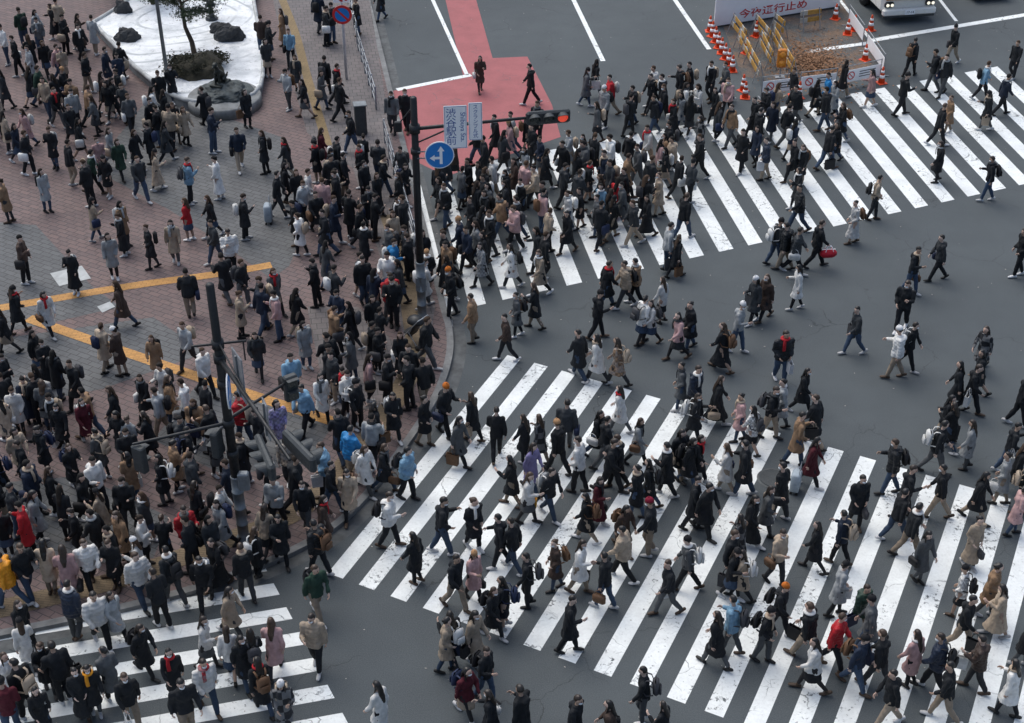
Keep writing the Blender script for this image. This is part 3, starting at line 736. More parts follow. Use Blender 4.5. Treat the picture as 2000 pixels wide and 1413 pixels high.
# ---------------------------------------------------------------- railings
def fence(A,Bp,label,n):
    d=Bp-A; L=d.length; s=thing('guard_rail',label,'railing',A,math.atan2(d.y,d.x))
    for i in range(n+1):
        mb=MB(); mb.tube([(L*i/n,0,0),(L*i/n,0,.95)],[.035,.035],8); mk('post',mb,MGAL,s,True)
    for z in(.3,.6,.9):
        mb=MB(); mb.tube([(0,0,z),(L,0,z)],[.022,.022],8); mk('rail',mb,MGAL,s,True)
fence(G(700,100,PZ),G(735,215,PZ),'grey metal guard rail along the kerb',5)
fence(G(752,280,PZ),G(832,560,PZ),'grey metal guard rail beside the crossing',8)
fence(G(676,-20,PZ),G(698,85,PZ),'grey metal guard rail behind the sign',4)
c=thing('utility_cabinet','grey street utility cabinet behind the guard rail','cabinet',G(706,262,PZ),.2)
mb=MB(); mb.box((0,0,.6),(.42,.35,1.15),bev=.03); mk('housing',mb,MDG,c); mb=MB(); mb.box((0,-.18,.62),(.34,.012,.95),bev=.004); mk('door',mb,MDG,c); mb=MB(); mb.box((0,0,1.2),(.48,.42,.05),bev=.01); mk('lid',mb,MGRY,c)
# ---------------------------------------------------------------- rock garden
GZ=.5
gp=[(182,45),(262,-10),(262,-70),(485,-70),(495,0),(514,120),(495,185),(400,200),(335,185),(262,130)]
wp=catmull([G(x,y,GZ) for x,y in gp],3)
mb=MB(); mb.prism([(p.x,p.y) for p in wp],PZ-.02,GZ-.004); o=mk('garden_wall',mb,MCONC); o['label']='low pale stone planter wall around rock garden'; o['category']='planter'
structure(sheet('white_sand_bed',[[(p.x,p.y) for p in wp]],GZ,MSAND))
wl=wp+[wp[0]]
mb=MB()
for i in range(len(wl)-1):
    a,b=wl[i],wl[i+1]
    t=(b-a); 
    if t.length<1e-3: continue
    mb.tube([(a.x,a.y,GZ+.02),(b.x,b.y,GZ+.02)],[(.10,.08),(.10,.08)],8,side=(0,0,1))
o=mk('garden_rim',mb,plain('pale_rim_stone',(.5,.52,.52),.85,0,.4,3),smooth=True); o['label']='rounded pale stone rim edging the sand garden'; o['category']='edging'
def rock(name,label,x,y,r,z=GZ,mat=MROCK,cat='rock',sd=0):
    s=MB(); s.ball((0,0,r[2]*.35),r,0,26,16,None,lambda d:1+.42*noise.noise(d*1.6+Vector((sd,0,0)))+.16*noise.noise(d*5+Vector((0,sd,0))))
    o=mk(name,s,mat,smooth=(name!='rock'),loc=G(x,y,z)); o['label']=label;o['category']=cat; return o
rock('rock','dark upright rock standing in white sand',241,24,(.34,.25,.4),sd=2)
rock('rock','dark low boulder standing in white sand',250,78,(.46,.3,.36),sd=5)
rock('rock','dark broad boulder standing in white sand',449,76,(.62,.38,.48),sd=9)
rock('rock','small dark rock half sunk in white sand',425,62,(.3,.3,.3),sd=14)
rock('earth_mound','mossy brown earth mound in the sand garden',385,140,(1.1,.85,.45),mat=MMOSS,cat='mound',sd=3)
def shrub(x,y,z,r,n,sd,label):
    random.seed(sd); c=MB()
    for i in range(n):
        d=Vector((random.gauss(0,1),random.gauss(0,1),abs(random.gauss(0,.6)))); d=d.normalized()*random.uniform(.5,1.05)
        d*=1+.6*noise.noise(d*2.6+Vector((sd,0,0))); p=Vector((d.x*r,d.y*r*.8,d.z*r*.55)); a=Vector((random.gauss(0,1),random.gauss(0,1),random.gauss(.5,.8))).normalized()*random.uniform(.03,.07); q=a.orthogonal().normalized()*random.uniform(.012,.03)
        c.add([p-a,p+q,p+a,p-q],[(0,1,2,3)])
    o=mk('shrub',c,MSHRUB,loc=G(x,y,z)); o['label']=label; o['category']='shrub'
shrub(368,132,.75,.9,4200,3,'dark low shrub growing on the earth mound'); shrub(412,118,.7,.65,2500,6,'small dark shrub growing on the earth mound')
bc=G(440,205,PZ)
bs=thing('stone_basin','broad weathered stone pedestal with rounded top','pedestal',bc)
mb=MB(); mb.tube([(0,0,0),(0,0,.36),(0,0,.4)],[1.42,1.4,1.35],48,dome=False); mk('step',mb,MCONC,bs,True)
mb=MB(); mb.ball((0,.12,.36),(1.02,.86,.5),0,44,26,None,lambda d:1+.2*noise.noise(d*2.2)+.09*noise.noise(d*7)); mk('boulder',mb,plain('weathered_stone',(.095,.11,.11),.85,0,.65,3),bs)
st=thing('dog_statue','dark bronze seated dog statue on its pedestal','statue',bc+Vector((-.12,.12,.86)),-1.9)
mb=MB(); mb.tube([(-.22,0,.16),(-.08,0,.3),(.14,0,.52)],[(.15,.16),(.16,.17),(.12,.13)],14); mb.tube([(.12,0,.55),(.2,0,.74)],[.1,.08],12); mb.ball((.25,0,.8),(.13,.1,.1)); mb.tube([(.3,0,.79),(.42,0,.75)],[.06,.04],10)
for sy in(-1,1):
    mb.tube([(.15,sy*.08,.45),(.2,sy*.08,.2),(.2,sy*.08,.03),(.26,sy*.08,.02)],[.06,.045,.04,.04],8); mb.tube([(-.15,sy*.13,.2),(.02,sy*.15,.14),(-.06,sy*.14,.03),(.06,sy*.14,.03)],[.1,.07,.04,.04],8)
    mb.tube([(.2,sy*.06,.86),(.19,sy*.08,.95)],[.035,.012],6)
mb.tube([(-.32,0,.1),(-.44,.05,.12),(-.42,.12,.28)],[.05,.045,.03],8)
h_,l_=remesh(mb,.02,1); me=mesh_from('dog_body',h_[0],h_[1],None,[MBRZ],True); o=bpy.data.objects.new('dog_body',me); col.objects.link(o); o.parent=st
mb=MB(); mb.box((0,0,-.02),(.8,.5,.1),bev=.02); mk('plinth',mb,MBRZ,st)
s=thing('stone_lantern','grey stone garden lantern standing on white sand','lantern',G(414,38,GZ))
mb=MB(); mb.tube([(0,0,0),(0,0,.12),(0,0,.13),(0,0,.55)],[.28,.24,.12,.1],10,dome=False); mk('pillar',mb,MDG,s)
mb=MB(); mb.tube([(0,0,.55),(0,0,.62),(0,0,.66),(0,0,.67),(0,0,.88)],[.12,.25,.25,.16,.16],6,dome=False); mk('light_box',mb,MDG,s)
mb=MB(); mb.tube([(0,0,.88),(0,0,.93),(0,0,1.06),(0,0,1.14)],[.36,.34,.08,.04],6,dome=False); mk('roof',mb,MDG,s)
def pine(x,y,lean,label,h,seed,base=None,L0_=.6,L1_=1.15,nb=9,f0=.5,den=240,sc=1.0):
    random.seed(seed)
    b=base or G(x,y,GZ); t=thing('pine_tree',label,'tree',b)
    pts=[Vector((0,0,-.1)),Vector((-.05,0,.5)),Vector((-.15+lean*.2,.05,1.1)),Vector((lean*.5,-.05,1.8)),Vector((lean*.8,.05,h))]
    mb=MB(); mb.tube(pts,[.12,.1,.08,.06,.03],12)
    tips=[]
    for i in range(nb):
        f=f0+(1-f0)*i/(nb-1); k=int(f*4); p=pts[min(k,3)].lerp(pts[min(k+1,4)],f*4-int(f*4)) if k<4 else pts[4]
        a=i*2.4+random.uniform(-.3,.3); L=random.uniform(L0_,L1_)*(1.25-f*.4); q=p+Vector((math.cos(a)*L,math.sin(a)*L,-.05+.2*random.random()))
        mb.tube([p,p.lerp(q,.5)+Vector((0,0,.08)),q],[.04,.028,.012],6); tips+=[q,p.lerp(q,.6)]
    tips.append(pts[-1]); mk('trunk',mb,MBARK,t,True)
    c=MB()
    for tp in tips:
        R=random.uniform(.28,.45)
        for i in range(den):
            d=Vector((random.gauss(0,1),random.gauss(0,1),random.gauss(0,.45)))*R*.55
            p=tp+d+Vector((0,0,.08)); n=Vector((random.gauss(0,1),random.gauss(0,1),random.gauss(.7,.8))).normalized()*random.uniform(.07,.13); w_=n.orthogonal().normalized()*.012
            for s_ in(-.5,0,.5):
                nn=n+n.orthogonal()*s_
                c.add([p-w_,p+w_,p+nn],[(0,1,2)])
    mk('crown',c,MPINE,t)
pine(380,105,-.5,'pine tree with bent trunk in the sand garden',3.3,4,None,1.0,1.9,13,.74,220)
pine(305,28,.1,'small bushy pine tree at the garden edge',1.9,8,G(300,8,GZ),.5,.9,8,.6)
pine(0,0,.2,'leafy street tree beyond the plaza',2.5,9,G(235,-5,PZ))
random.seed(5)
# ---------------------------------------------------------------- construction site
def m_rubble():
    m,nt,b=newmat('rubble',.95); v=pos(nt)
    c=mixc(nt,ramp(nt,noi(nt,v,1.1,5,.65),.42,.6),(.085,.09,.092),(.17,.115,.08))
    c=mixc(nt,ramp(nt,noi(nt,v,9,5,.75),.5,.7,0,.8),c,(.05,.045,.04)); c=mixc(nt,ramp(nt,noi(nt,v,22,3,.75),.58,.7,0,.7),c,(.3,.25,.2))
    nt.links.new(c,b.inputs['Base Color']); bump(nt,b,noi(nt,v,9,5,.75),.8,.05); return m
structure(sheet('works_ground',[GP([(1400,20),(1640,-15),(1715,125),(1560,165),(1450,150)],0)],.006,m_rubble()))
cn=thing('traffic_cone','orange traffic cone with white reflective bands on asphalt','traffic cone',(0,0,-50),group='orange cones around the roadworks')
mb=MB(); mb.box((0,0,.02),(.38,.38,.04),bev=.015); mk('base',mb,MORG,cn)
mb=MB(); mb.tube([(0,0,.04),(0,0,.66),(0,0,.7)],[.14,.04,.025],18,dome=False); mk('cone_body',mb,MORG,cn,True)
for za_,zb_ in((.24,.36),(.46,.55)):
    mb=MB(); r=lambda z:.143-.1613*(z-.04)*1.0; mb.tube([(0,0,za_),(0,0,zb_)],[r(za_)+.004,r(zb_)+.004],18,dome=False); mk('reflective_band',mb,MW,cn,True)
CONES=[(1386,62),(1391,72),(1397,83),(1403,94),(1409,105),(1416,116),(1423,127),(1430,140),(1451,178),(1455,192),(1631,38),(1655,68),(1668,60),(1689,118),(1721,163),(1476,72),(1457,105),(1549,188),(1560,192),(1700,60)]
for i,(x,y) in enumerate(CONES):
    if i==0: cn.location=G(x,y,.0)
    else: copy_thing(cn,G(x,y,0),random.uniform(0,1.5))
def panel(A,Bp,label,h=.85):
    d=Bp-A; L=d.length; s=thing('barrier_panel',label,'barrier',A,math.atan2(d.y,d.x),group='white barrier panels around the roadworks')
    mb=MB()
    for x in(.03,L-.03): mb.tube([(x,0,0),(x,0,h+.1)],[.02,.02],8); mb.box((x,0,.02),(.05,.5,.03))
    mb.tube([(.03,0,h+.08),(L-.03,0,h+.08)],[.018,.018],8); mk('frame',mb,MGAL,s)
    mb=MB(); mb.box((L/2,-.01,h*.58),(L-.1,.02,h*.6),bev=.006); mk('board',mb,MW,s)
    mb=MB(); mb.disc((L*.25,-.024,h*.6),.17,(0,-1,0),0,24,.125); mb.box((L*.25,-.024,h*.6),(.27,.003,.035),rot=Matrix.Rotation(rad(45),3,'Y')); mk('prohibition_mark',mb,MSR,s)
    mb=MB()
    for i in range(3): mb.box((L*.65,-.022,h*(.72-.12*i)),(L*.4,.004,.035))
    mk('notice_lines',mb,MDG,s)
Q=[(1482,195),(1556,186),(1636,176),(1722,158)]
for i in range(3):
    a=G(*Q[i]);b=G(*Q[i+1]); panel(a+(b-a)*.03,a+(b-a)*.95,'white works barrier panel with red prohibition mark')
panel(G(1724,150),G(1690,100),'white works barrier panel turned sideways'); panel(G(1684,92),G(1655,50),'white works barrier panel turned sideways')
def barricade(A,Bp,label):
    d=Bp-A; L=d.length; s=thing('barricade',label,'barricade',A,math.atan2(d.y,d.x))
    for x in(.1,L-.1):
        for sy in(-.25,.25): mb=MB(); mb.tube([(x,sy,0),(x,0,.9)],[.02,.02],8); mk('leg',mb,MGAL,s)
    n=max(3,int(L/.3))
    for z in(.75,.45):
        mb=MB()
        for i in range(n): mb.box((L*(i+.5)/n,-.0-.05*(z<.5),z),(L/n,.03,.2),m=0 if i%4 else 1)
        mk('striped_board',mb,[MYEL,MPALEW],s)
for a,b in(((1430,64),(1455,98)),((1474,64),(1502,98)),((1508,88),(1548,158)),((1452,110),(1482,165)),((1510,62),(1530,80)),((1442,92),(1464,128)),((1484,98),(1506,140)),((1560,60),(1600,54))): barricade(G(*a),G(*b),'yellow striped wooden roadworks barricade')
s=thing('warning_lamp','orange warning lamp unit standing in the roadworks','warning lamp',G(1523,152))
mb=MB(); mb.tube([(0,0,0),(0,0,.5)],[.03,.03],8); mb.box((0,0,.03),(.4,.3,.05),bev=.01); mk('stand',mb,MGAL,s); mb=MB(); mb.box((0,0,.82),(.36,.2,.78),bev=.05); mk('housing',mb,plain('lamp_amber_housing',(.6,.2,.02),.4),s)
for z in(.64,1.0):
    mb=MB(); mb.ball((0,-.1,z),(.13,.05,.13)); mk('lens',mb,plain('amber_lens',(.8,.3,.03),.2),s,True)
A=G(1395,56);Bp=G(1640,16); d=Bp-A; L=d.length; s=thing('works_notice_board','large white works notice board with red lettering','notice board',A,math.atan2(d.y,d.x))
mb=MB(); mb.box((L/2,.06,1.28),(L,.06,2.5),bev=.01); mk('board',mb,MW,s)
for i in range(4):
    mb=MB(); mb.tube([(.1+i*(L-.2)/3,.14,0),(.1+i*(L-.2)/3,.14,2.6)],[.03,.03],8); mk('post',mb,MGAL,s)
mb=MB(); mb.box((L/2,.0,.06),(L,.03,.05)); mk('base_rail',mb,MDG,s)
text('今夜通行止め',.42,MSR,s,(L*.46,.02,.42),sx=1.35,off=.015)
mb=MB(); rp=G(1590,125)
for i in range(4200):
    a=random.uniform(0,6.28); r=abs(random.gauss(0,1)); x=rp.x+math.cos(a)*r*1.1; y=rp.y+math.sin(a)*r*1.7; z=.012+max(0,.2*(1-r*.8))*random.random()
    q=Matrix.Rotation(random.uniform(0,6.28),3,'Z')@Matrix.Rotation(random.gauss(0,.5),3,'X'); sz=random.uniform(.03,.07)
    mb.add([q@Vector(v)*sz+Vector((x,y,z)) for v in((-1,0,0),(0,-.6,.1),(1,0,0),(0,.6,.1))],[(0,1,2,3)])
o=mk('fallen_leaves',mb,MLEAF); o['kind']='stuff'; o['label']='brown fallen leaves heaped in the roadworks'; o['category']='leaves'
mb=MB()
for i in range(520):
    x=random.uniform(-14,22); y=random.uniform(19,66); s_=random.uniform(.012,.035); q=Matrix.Rotation(random.uniform(0,6.28),3,'Z')
    if on_plaza(Vector((x,y,0))): continue
    mb.add([q@Vector(v)*s_+Vector((x,y,.014)) for v in((-1,0,0),(0,-.6,.1),(1,0,0),(0,.6,.1))],[(0,1,2,3)])
o=mk('road_litter',mb,plain('litter_pale',(.45,.42,.38),.9,0,.6,9)); o['kind']='stuff'; o['label']='small scraps of litter on asphalt'; o['category']='litter'
# bus
bb=G(1772,44); s=thing('city_bus','white city bus with headlights on waiting at line','bus',bb,math.atan2(LANE.y,LANE.x)-math.pi/2)
MBUS=plain('bus_cream_paint',(.82,.80,.74),.3,0,.08,1)
mb=MB(); mb.box((0,5.2,1.75),(2.45,10.2,2.7),bev=.16); mk('body',mb,MBUS,s)
mb=MB(); mb.box((0,.06,1.95),(2.2,.06,1.3),bev=.03); mk('windscreen',mb,MGLS,s)
mb=MB(); mb.box((0,.02,.5),(2.4,.24,.3),bev=.06); mk('bumper',mb,MBUS,s)
mb=MB(); mb.box((0,.03,.3),(2.3,.2,.1),bev=.02); mk('skirt',mb,MDG,s)
mb=MB(); mb.box((0,-.0,1.13),(2.3,.26,.1),bev=.02); mk('trim_band',mb,plain('bus_orange',(.5,.2,.04),.4),s)
for x in(-.92,.92):
    mb=MB(); mb.box((x,.06,.82),(.42,.14,.24),bev=.05); h=mk('headlight',mb,MDG,s)
    for xx in(x-.09,x+.11): mb=MB(); mb.ball((xx,-.02,.82),(.07,.04,.07)); mk('bulb',mb,MHEAD,h,True)
mb=MB(); mb.box((0,-.115,.5),(.44,.02,.22),bev=.005); h=mk('number_plate',mb,MW,s); text('17-14',.15,MDG,h,(0,-.128,.5))
for x in(-1.1,1.1):
    for y in(2.3,7.6):
        mb=MB(); mb.tube([(x-.12,y,.48),(x+.12,y,.48)],[.48,.48],24,side=(0,0,1),dome=False); w_=mk('wheel',mb,MRUB,s,True); mb=MB(); mb.tube([(x-.13,y,.48),(x+.13,y,.48)],[.26,.26],18,side=(0,0,1),dome=False); mk('rim',mb,MGAL,w_)
for y in range(5):
    for x in(-1.235,1.235): mb=MB(); mb.box((x,1.4+y*1.9,2.0),(.03,1.6,.95),bev=.01); mk('window',mb,MGLS,s)
s=thing('parked_car','dark car waiting at the stop line','car',G(1935,4),math.atan2(LANE.y,LANE.x)-math.pi/2)
MCAR=plain('car_dark_paint',(.02,.022,.028),.2,.3,.1,1)
mb=MB(); P_=[(-.85,.0,.3),(-.85,0,.62),(-.82,.9,.82),(-.85,3.8,.88),(-.85,4.3,.6),(-.85,4.3,.3)]
vs=[(sx*abs(p[0]),p[1],p[2]) for sx in(-1,1) for p in P_]; n=len(P_); mb.add(vs,[tuple(range(n)),tuple(range(2*n-1,n-1,-1))]+[(i,n+i,n+(i+1)%n,(i+1)%n) for i in range(n)]); mk('body',mb,MCAR,s)
mb=MB(); P_=[(.8,.95,.83),(.62,1.7,1.36),(.62,3.1,1.4),(.76,3.9,.88)]; vs=[(sx*p[0],p[1],p[2]) for sx in(-1,1) for p in P_]; n=4; mb.add(vs,[tuple(range(n)),tuple(range(2*n-1,n-1,-1))]+[(i,n+i,n+(i+1)%n,(i+1)%n) for i in range(n)]); mk('cabin',mb,MGLS,s)
for x in(-.6,.6): mb=MB(); mb.box((x,-.01,.55),(.34,.06,.14),bev=.02); mk('headlight',mb,MGLS,s)
for x in(-.8,.8):
    for y in(.85,3.45): mb=MB(); mb.tube([(x-.1,y,.32),(x+.1,y,.32)],[.32,.32],20,side=(0,0,1),dome=False); mk('wheel',mb,MRUB,s,True)
STR=G(808,672,PZ); s=thing('baby_stroller','black folding baby stroller on the pavement','stroller',STR,.9)
mb=MB()
for x in(-.22,.22): mb.tube([(x,.35,.1),(x,0,.55),(x,-.4,1.05)],[.014]*3,6); mb.tube([(x,-.35,.1),(x,0,.55)],[.014]*2,6)
mb.tube([(-.22,-.4,1.05),(.22,-.4,1.05)],[.016]*2,6); mk('frame',mb,MGAL,s)
mb=MB(); mb.tube([(0,.2,.42),(0,-.02,.42),(0,-.2,.8)],[(.2,.05),(.2,.06),(.2,.04)],12); mk('seat',mb,MBLK,s,True)
mb=MB(); mb.ball((0,-.12,.82),(.23,.28,.2),0,14,10,None,lambda d:1 if d.z>-.1 else .6); mk('hood',mb,MBLK,s,True)
for x in(-.22,.22):
    for y in(.35,-.35): mb=MB(); mb.tube([(x-.02,y,.09),(x+.02,y,.09)],[.09,.09],14,side=(0,0,1),dome=False); mk('wheel',mb,MRUB,s,True)
# ---------------------------------------------------------------- the people seen
L_='''938 180 w d D H;1037 205 j k L;1143 208 w g R T;1160 192 w k;768 262 j g D;795 258 j k D;1180 250 p l cW;1270 222 j k B;1292 228 j k;1325 208 j k L B;1345 198 j k L
1425 287 j c Q;1394 245 w k;1470 268 j k;1492 250 j k;1512 238 w b;1545 212 j k;1588 228 w k;1612 222 j u;1625 232 w l;1642 192 w k;1697 210 s p L T;1757 226 j k R;1775 150 j k B;1818 180 j k;1838 188 j k;1857 125 j k;1914 198 j U R;1922 255 w k L;1952 225 j n R;1976 155 j k;1848 262 w c;1828 285 j k;1828 357 w k L H;1925 393 j k L B;1703 430 j b R B;1663 476 l w L B;1590 522 j k R R;1556 452 p k;1530 528 p k;1512 518 j G;1548 535 p G;1612 332 j k T;1640 278 w k;1628 318 w k;1562 362 w k;1546 358 j k;1492 352 p n L P;1475 300 j k;1365 302 w k;1345 402 j G;1332 468 j k;1285 422 w b;1554 410 w k;1240 595 p c L;1220 602 p b L
1985 540 j k Q;1828 548 j G L H;1775 575 j k;1553 605 w w L;1470 632 w G cW;1492 625 w d;1665 692 j G L;1758 645 j k;1745 738 p w cW;1768 722 j k B;1522 746 p k D fR P;1408 724 l k;1437 688 j l cW;1322 702 s p Q;1345 682 w k;1270 672 s w;1252 672 s w B;1292 632 s w;1905 772 s k L;1912 725 w k Q;1888 808 j k;1862 802 w k;1838 862 s k;1850 880 w k;1885 917 w l P;1962 925 j k;1985 832 j k;1975 962 w k;1990 1005 w k
1205 754 w c W;1166 748 w w W;1130 740 c k W;990 705 j d L;1010 658 w g L B;1045 642 w k L T;925 670 p c L T;882 620 j k L B cO;1165 662 j k;1182 602 c k fR;1055 577 w b P;1000 562 w w L;1318 542 w k T;1300 530 j l;942 560 w l;1108 495 w k P
895 908 w g R T;925 862 w k;970 896 j k U;870 852 j k cO;1055 906 w k;1105 884 j G U;1025 905 w k;1000 988 w k;1037 962 w v;1090 925 j k cT;1130 962 j w W;1165 895 w k;1210 845 w w fR;1178 912 j k;1242 908 w l;1205 952 j k;1265 992 w k;1300 968 c k;1322 932 w k;1342 952 w k;1358 940 w k;1328 802 w g;1352 815 p n;1352 860 w k;1395 828 l k;1442 862 w p;1465 884 s w;1415 962 w w;1450 968 c k;1500 856 j k B;1550 908 c c R;1578 950 w m S;1585 872 c k;1562 806 w k;1522 838 w l;1520 1012 c k;1490 1045 w g;1668 1028 c k D;1735 965 p k;1760 1012 j k;1637 1102 j n W;1745 1055 j k;1588 1115 s k;1828 1012 j k;1900 1018 w k;1790 1138 w g;1770 1088 j k;1890 1108 l b D;1820 925 j k B;1950 985 w l;1975 1045 w p
1030 1022 s w Y;1072 1012 j k B;1165 1025 l m;1145 1058 w k;1190 962 j k;1242 1012 w k;1268 1085 j k cM;1215 1078 w d;1215 1132 p b;1350 1035 c k;1372 1045 c k;1460 1065 l k;1440 1105 w k;1512 1142 j b;1418 1145 j k;762 1068 p w B;815 1140 w k;865 1082 j k R;925 1072 w k;890 1190 j k;925 1172 w p;978 1108 j k;1002 1115 j k;1032 1186 j k B;1085 1152 w d;1130 1158 w w;1180 1188 j k;1110 1274 c k R;985 1228 s k;1302 1200 j k L W;1340 1152 j g;1425 1170 s k;1445 1172 w b
1395 1302 w k;1425 1278 p U;1488 1292 j k;1515 1240 j k cO;1572 1288 j k;1582 1350 s w;1622 1304 p r;1630 1202 w l;1672 1242 p e;1665 1345 j n B;1710 1342 j k;1690 1275 c g;1775 1342 w p;1820 1352 p n;1838 1408 j k;1868 1205 s w;1870 1272 j k;1900 1348 p d;1940 1242 l b;1922 1202 w c;1962 1398 w w;1730 1418 j k;1255 1412 j k;1990 1300 w k
872 1312 w b;885 1300 w k B;910 1402 s m;948 1368 j k B;925 1297 w b T;962 1245 w k;748 1440 w w;960 1450 w k;1020 1455 j k;1120 1465 j k;1190 1470 w d;1292 1475 w k
620 1308 p b D;622 1208 j e B;540 1316 w p;552 1104 w k;626 1122 p k W B;455 1242 w b;408 1305 s w;455 1325 s w;482 1342 w k;502 1335 w k;410 1388 p w fR;517 1392 w k fR;347 1368 w k fR;370 1438 j k;287 1318 w k;225 1372 w g;167 1405 l k;130 1372 j k;202 1262 p w;152 1250 p n;100 1352 w k;190 1396 w k fO;92 1440 w k;32 1376 s w;62 1308 w w;30 1440 j m;55 1268 w k;230 1250 w l;320 1225 j k;60 1405 j k;262 1420 j k;560 1430 w k
28 1186 p o W;142 1172 w p;372 1092 p r;430 1148 l k;405 1185 j k B;485 1170 j k;525 1085 s b;570 955 j b;640 968 p U;688 936 p u;797 975 p U B;752 960 w k;715 965 w w;685 1012 w b;650 1000 j k;600 1040 j k;635 1065 w d fR;600 845 j U;632 822 w w;575 790 j U;280 1182 p w;182 1152 p w;105 1160 w b;62 1170 j k;345 1180 j G;505 1130 w k;230 1150 w k;330 1105 w k;390 1040 w k;250 1100 w c;210 1050 w b;160 1090 w k;80 1060 w l;40 1050 j G;110 1010 w k;405 775 p w;310 740 w c;480 870 p r;550 880 w v;420 895 j k;375 935 j k B;325 985 w k;350 960 w c;265 980 w c;300 900 w k;245 900 w k;205 935 w g;150 960 w k;95 930 w k;45 925 w b;20 870 w b;130 880 w k;175 870 w m;235 850 w k;290 820 w k;340 830 w c;265 905 w l;100 840 w g;120 780 w k;20 785 s k;60 960 j k;10 970 w k
100 655 w w fR H;40 650 w k fR;20 690 s k;245 640 w d;375 620 p k;210 725 w b;240 735 w d;372 720 j l;478 600 j k;445 590 c k;540 612 s g;475 660 w b;620 600 j k;665 660 j n;690 680 w k;765 630 p r;770 640 j k;745 690 w k;690 745 w g;740 730 w k;760 790 j k;800 800 j k;830 800 j k;830 870 w k;700 840 j k;770 860 w k;735 880 w k
150 575 l k D;55 555 j d R;225 545 w l;245 500 l k;300 525 w k;345 515 w b;372 470 s r;482 468 c k R;545 425 j k R S;430 390 l w L;310 372 l b T;375 400 p U B;95 415 w l;20 435 w c;180 405 p k;190 470 w b;455 540 p w B;590 500 w w;420 300 j n R;365 285 w b;405 250 c k;485 250 w k T;580 480 w k;640 500 c k;560 400 w k;520 340 w k;665 235 j k;690 300 j k;630 215 w g;660 205 j k;565 215 j l;570 130 j U;640 90 j G;700 70 w k T;745 40 w k;40 150 j k;130 165 w b;60 290 w p;20 300 w b;110 330 w k;240 350 w e;270 330 w k;340 200 w k;630 330 w m;650 390 c k;735 470 j k;770 500 w b;640 560 w g;600 720 w l'''
for t in L_.replace('\n',';').split(';'):
    t=t.split()
    if len(t)<4: continue
    x,y,st_,c_=float(t[0]),float(t[1]),t[2],t[3]; d_=None; ex=[]
    for k in t[4:]:
        if k in DIRS and d_ is None and k==t[4]: d_=k
        else: ex.append(k)
    addp(x,y,st_,c_,d_,' '.join(ex))
nexp=len(persons)
NOGO=[[(G(x,y).x,G(x,y).y) for x,y in q] for q in ([(60,585),(530,505),(560,620),(60,690)],[(60,620),(390,725),(400,830),(60,715)],[(390,735),(657,815),(650,915),(390,830)])]
def fill(pts,n,mind=.5):
    P=[G(x,y) for x,y in pts]; poly=[(p.x,p.y) for p in P]
    x0=min(p[0] for p in poly);x1=max(p[0] for p in poly);y0=min(p[1] for p in poly);y1=max(p[1] for p in poly)
    c=0;tr=0
    while c<n and tr<n*90:
        tr+=1; q=Vector((random.uniform(x0,x1),random.uniform(y0,y1),0))
        if not inside(q,poly): continue
        if noise.noise(q*.42+Vector((7,3,0)))<-.04 and random.random()<.8: continue
        md=mind*random.choice((.78,1,1.25))
        if any((q.x-o['p'].x)**2+(q.y-o['p'].y)**2<md**2 for o in persons): continue
        if (q-b1).xy.length<.5 or (q-b2).xy.length<.5 or (q-STR).xy.length<.9: continue
        if (q-bc).xy.length<1.6 or inside(q,[(w.x,w.y) for w in wp]): continue
        if any(inside(q,g) for g in NOGO) and random.random()<.96: continue
        v=(F*(H*C-q.y*S))/(q.y*C+H*S); u=q.x*(F*S+v*C)/H
        addp(u+1000,v+706.5,exact=False); c+=1
fill([(862,345),(960,300),(1180,250),(1290,260),(1335,400),(1250,480),(1130,500),(1060,565),(980,560),(880,600),(850,480)],90,.5)
fill([(1290,240),(1560,205),(1640,260),(1540,330),(1340,400)],13,.7)
fill([(1170,215),(1440,180),(1440,240),(1200,260)],8,.6)
fill([(600,340),(800,340),(858,600),(865,690),(800,840),(640,830),(650,700),(640,560),(560,470)],52,.54)
fill([(-40,790),(380,760),(640,870),(740,910),(640,1015),(540,1075),(300,1150),(-40,1225)],50,.56)
fill([(-40,580),(380,570),(640,640),(640,850),(380,760),(-40,760)],9,.65)
fill([(-40,80),(150,75),(230,140),(320,215),(345,250),(380,270),(330,330),(340,430),(200,430),(-40,300)],60,.5)
fill([(500,60),(660,60),(690,230),(560,240),(520,140)],9,.6)
fill([(340,300),(620,300),(600,450),(380,560),(200,560),(250,430)],6,.7)
HAIRC=[(.010,.009,.009),(.013,.011,.010),(.018,.014,.011),(.03,.02,.014),(.06,.036,.022)]
SK=[(.52,.35,.27),(.45,.30,.22),(.57,.41,.33)]
HATC={'O':('orange',(.5,.14,.02)),'W':('white',(.7,.7,.7)),'R':('red',(.5,.02,.02)),'T':('tan',(.42,.24,.12)),'M':('maroon',(.2,.01,.03)),'K':('black',(.015,.015,.017))}
BAGC=[('black',(.015,.015,.017)),('black',(.02,.02,.022)),('dark grey',(.06,.06,.065)),('white',(.66,.66,.64)),('navy blue',(.02,.03,.07)),('brown',(.14,.075,.04)),('beige',(.4,.32,.24)),('white',(.6,.6,.58))]
def jit(c,a=.25): k=1+random.uniform(-a,a); return tuple(min(.85,x*k) for x in c)+(1.0,)
crowdV=[];crowdF=[];crowdC=[];off=0
ep=sorted(persons[:nexp],key=lambda o:-(o['px'][1]+(420 if o['px'][0]>865 else 0)+(150 if o['px'][1]<660 else 0)+(600 if o['ex'] else 0)))
persons_sorted=ep[:300]; rest=persons[nexp:]+ep[300:]
extra=max(0,300-len(persons_sorted))
if extra: rest.sort(key=lambda o:o['p'].y); persons_sorted+=rest[:extra]; rest=rest[extra:]
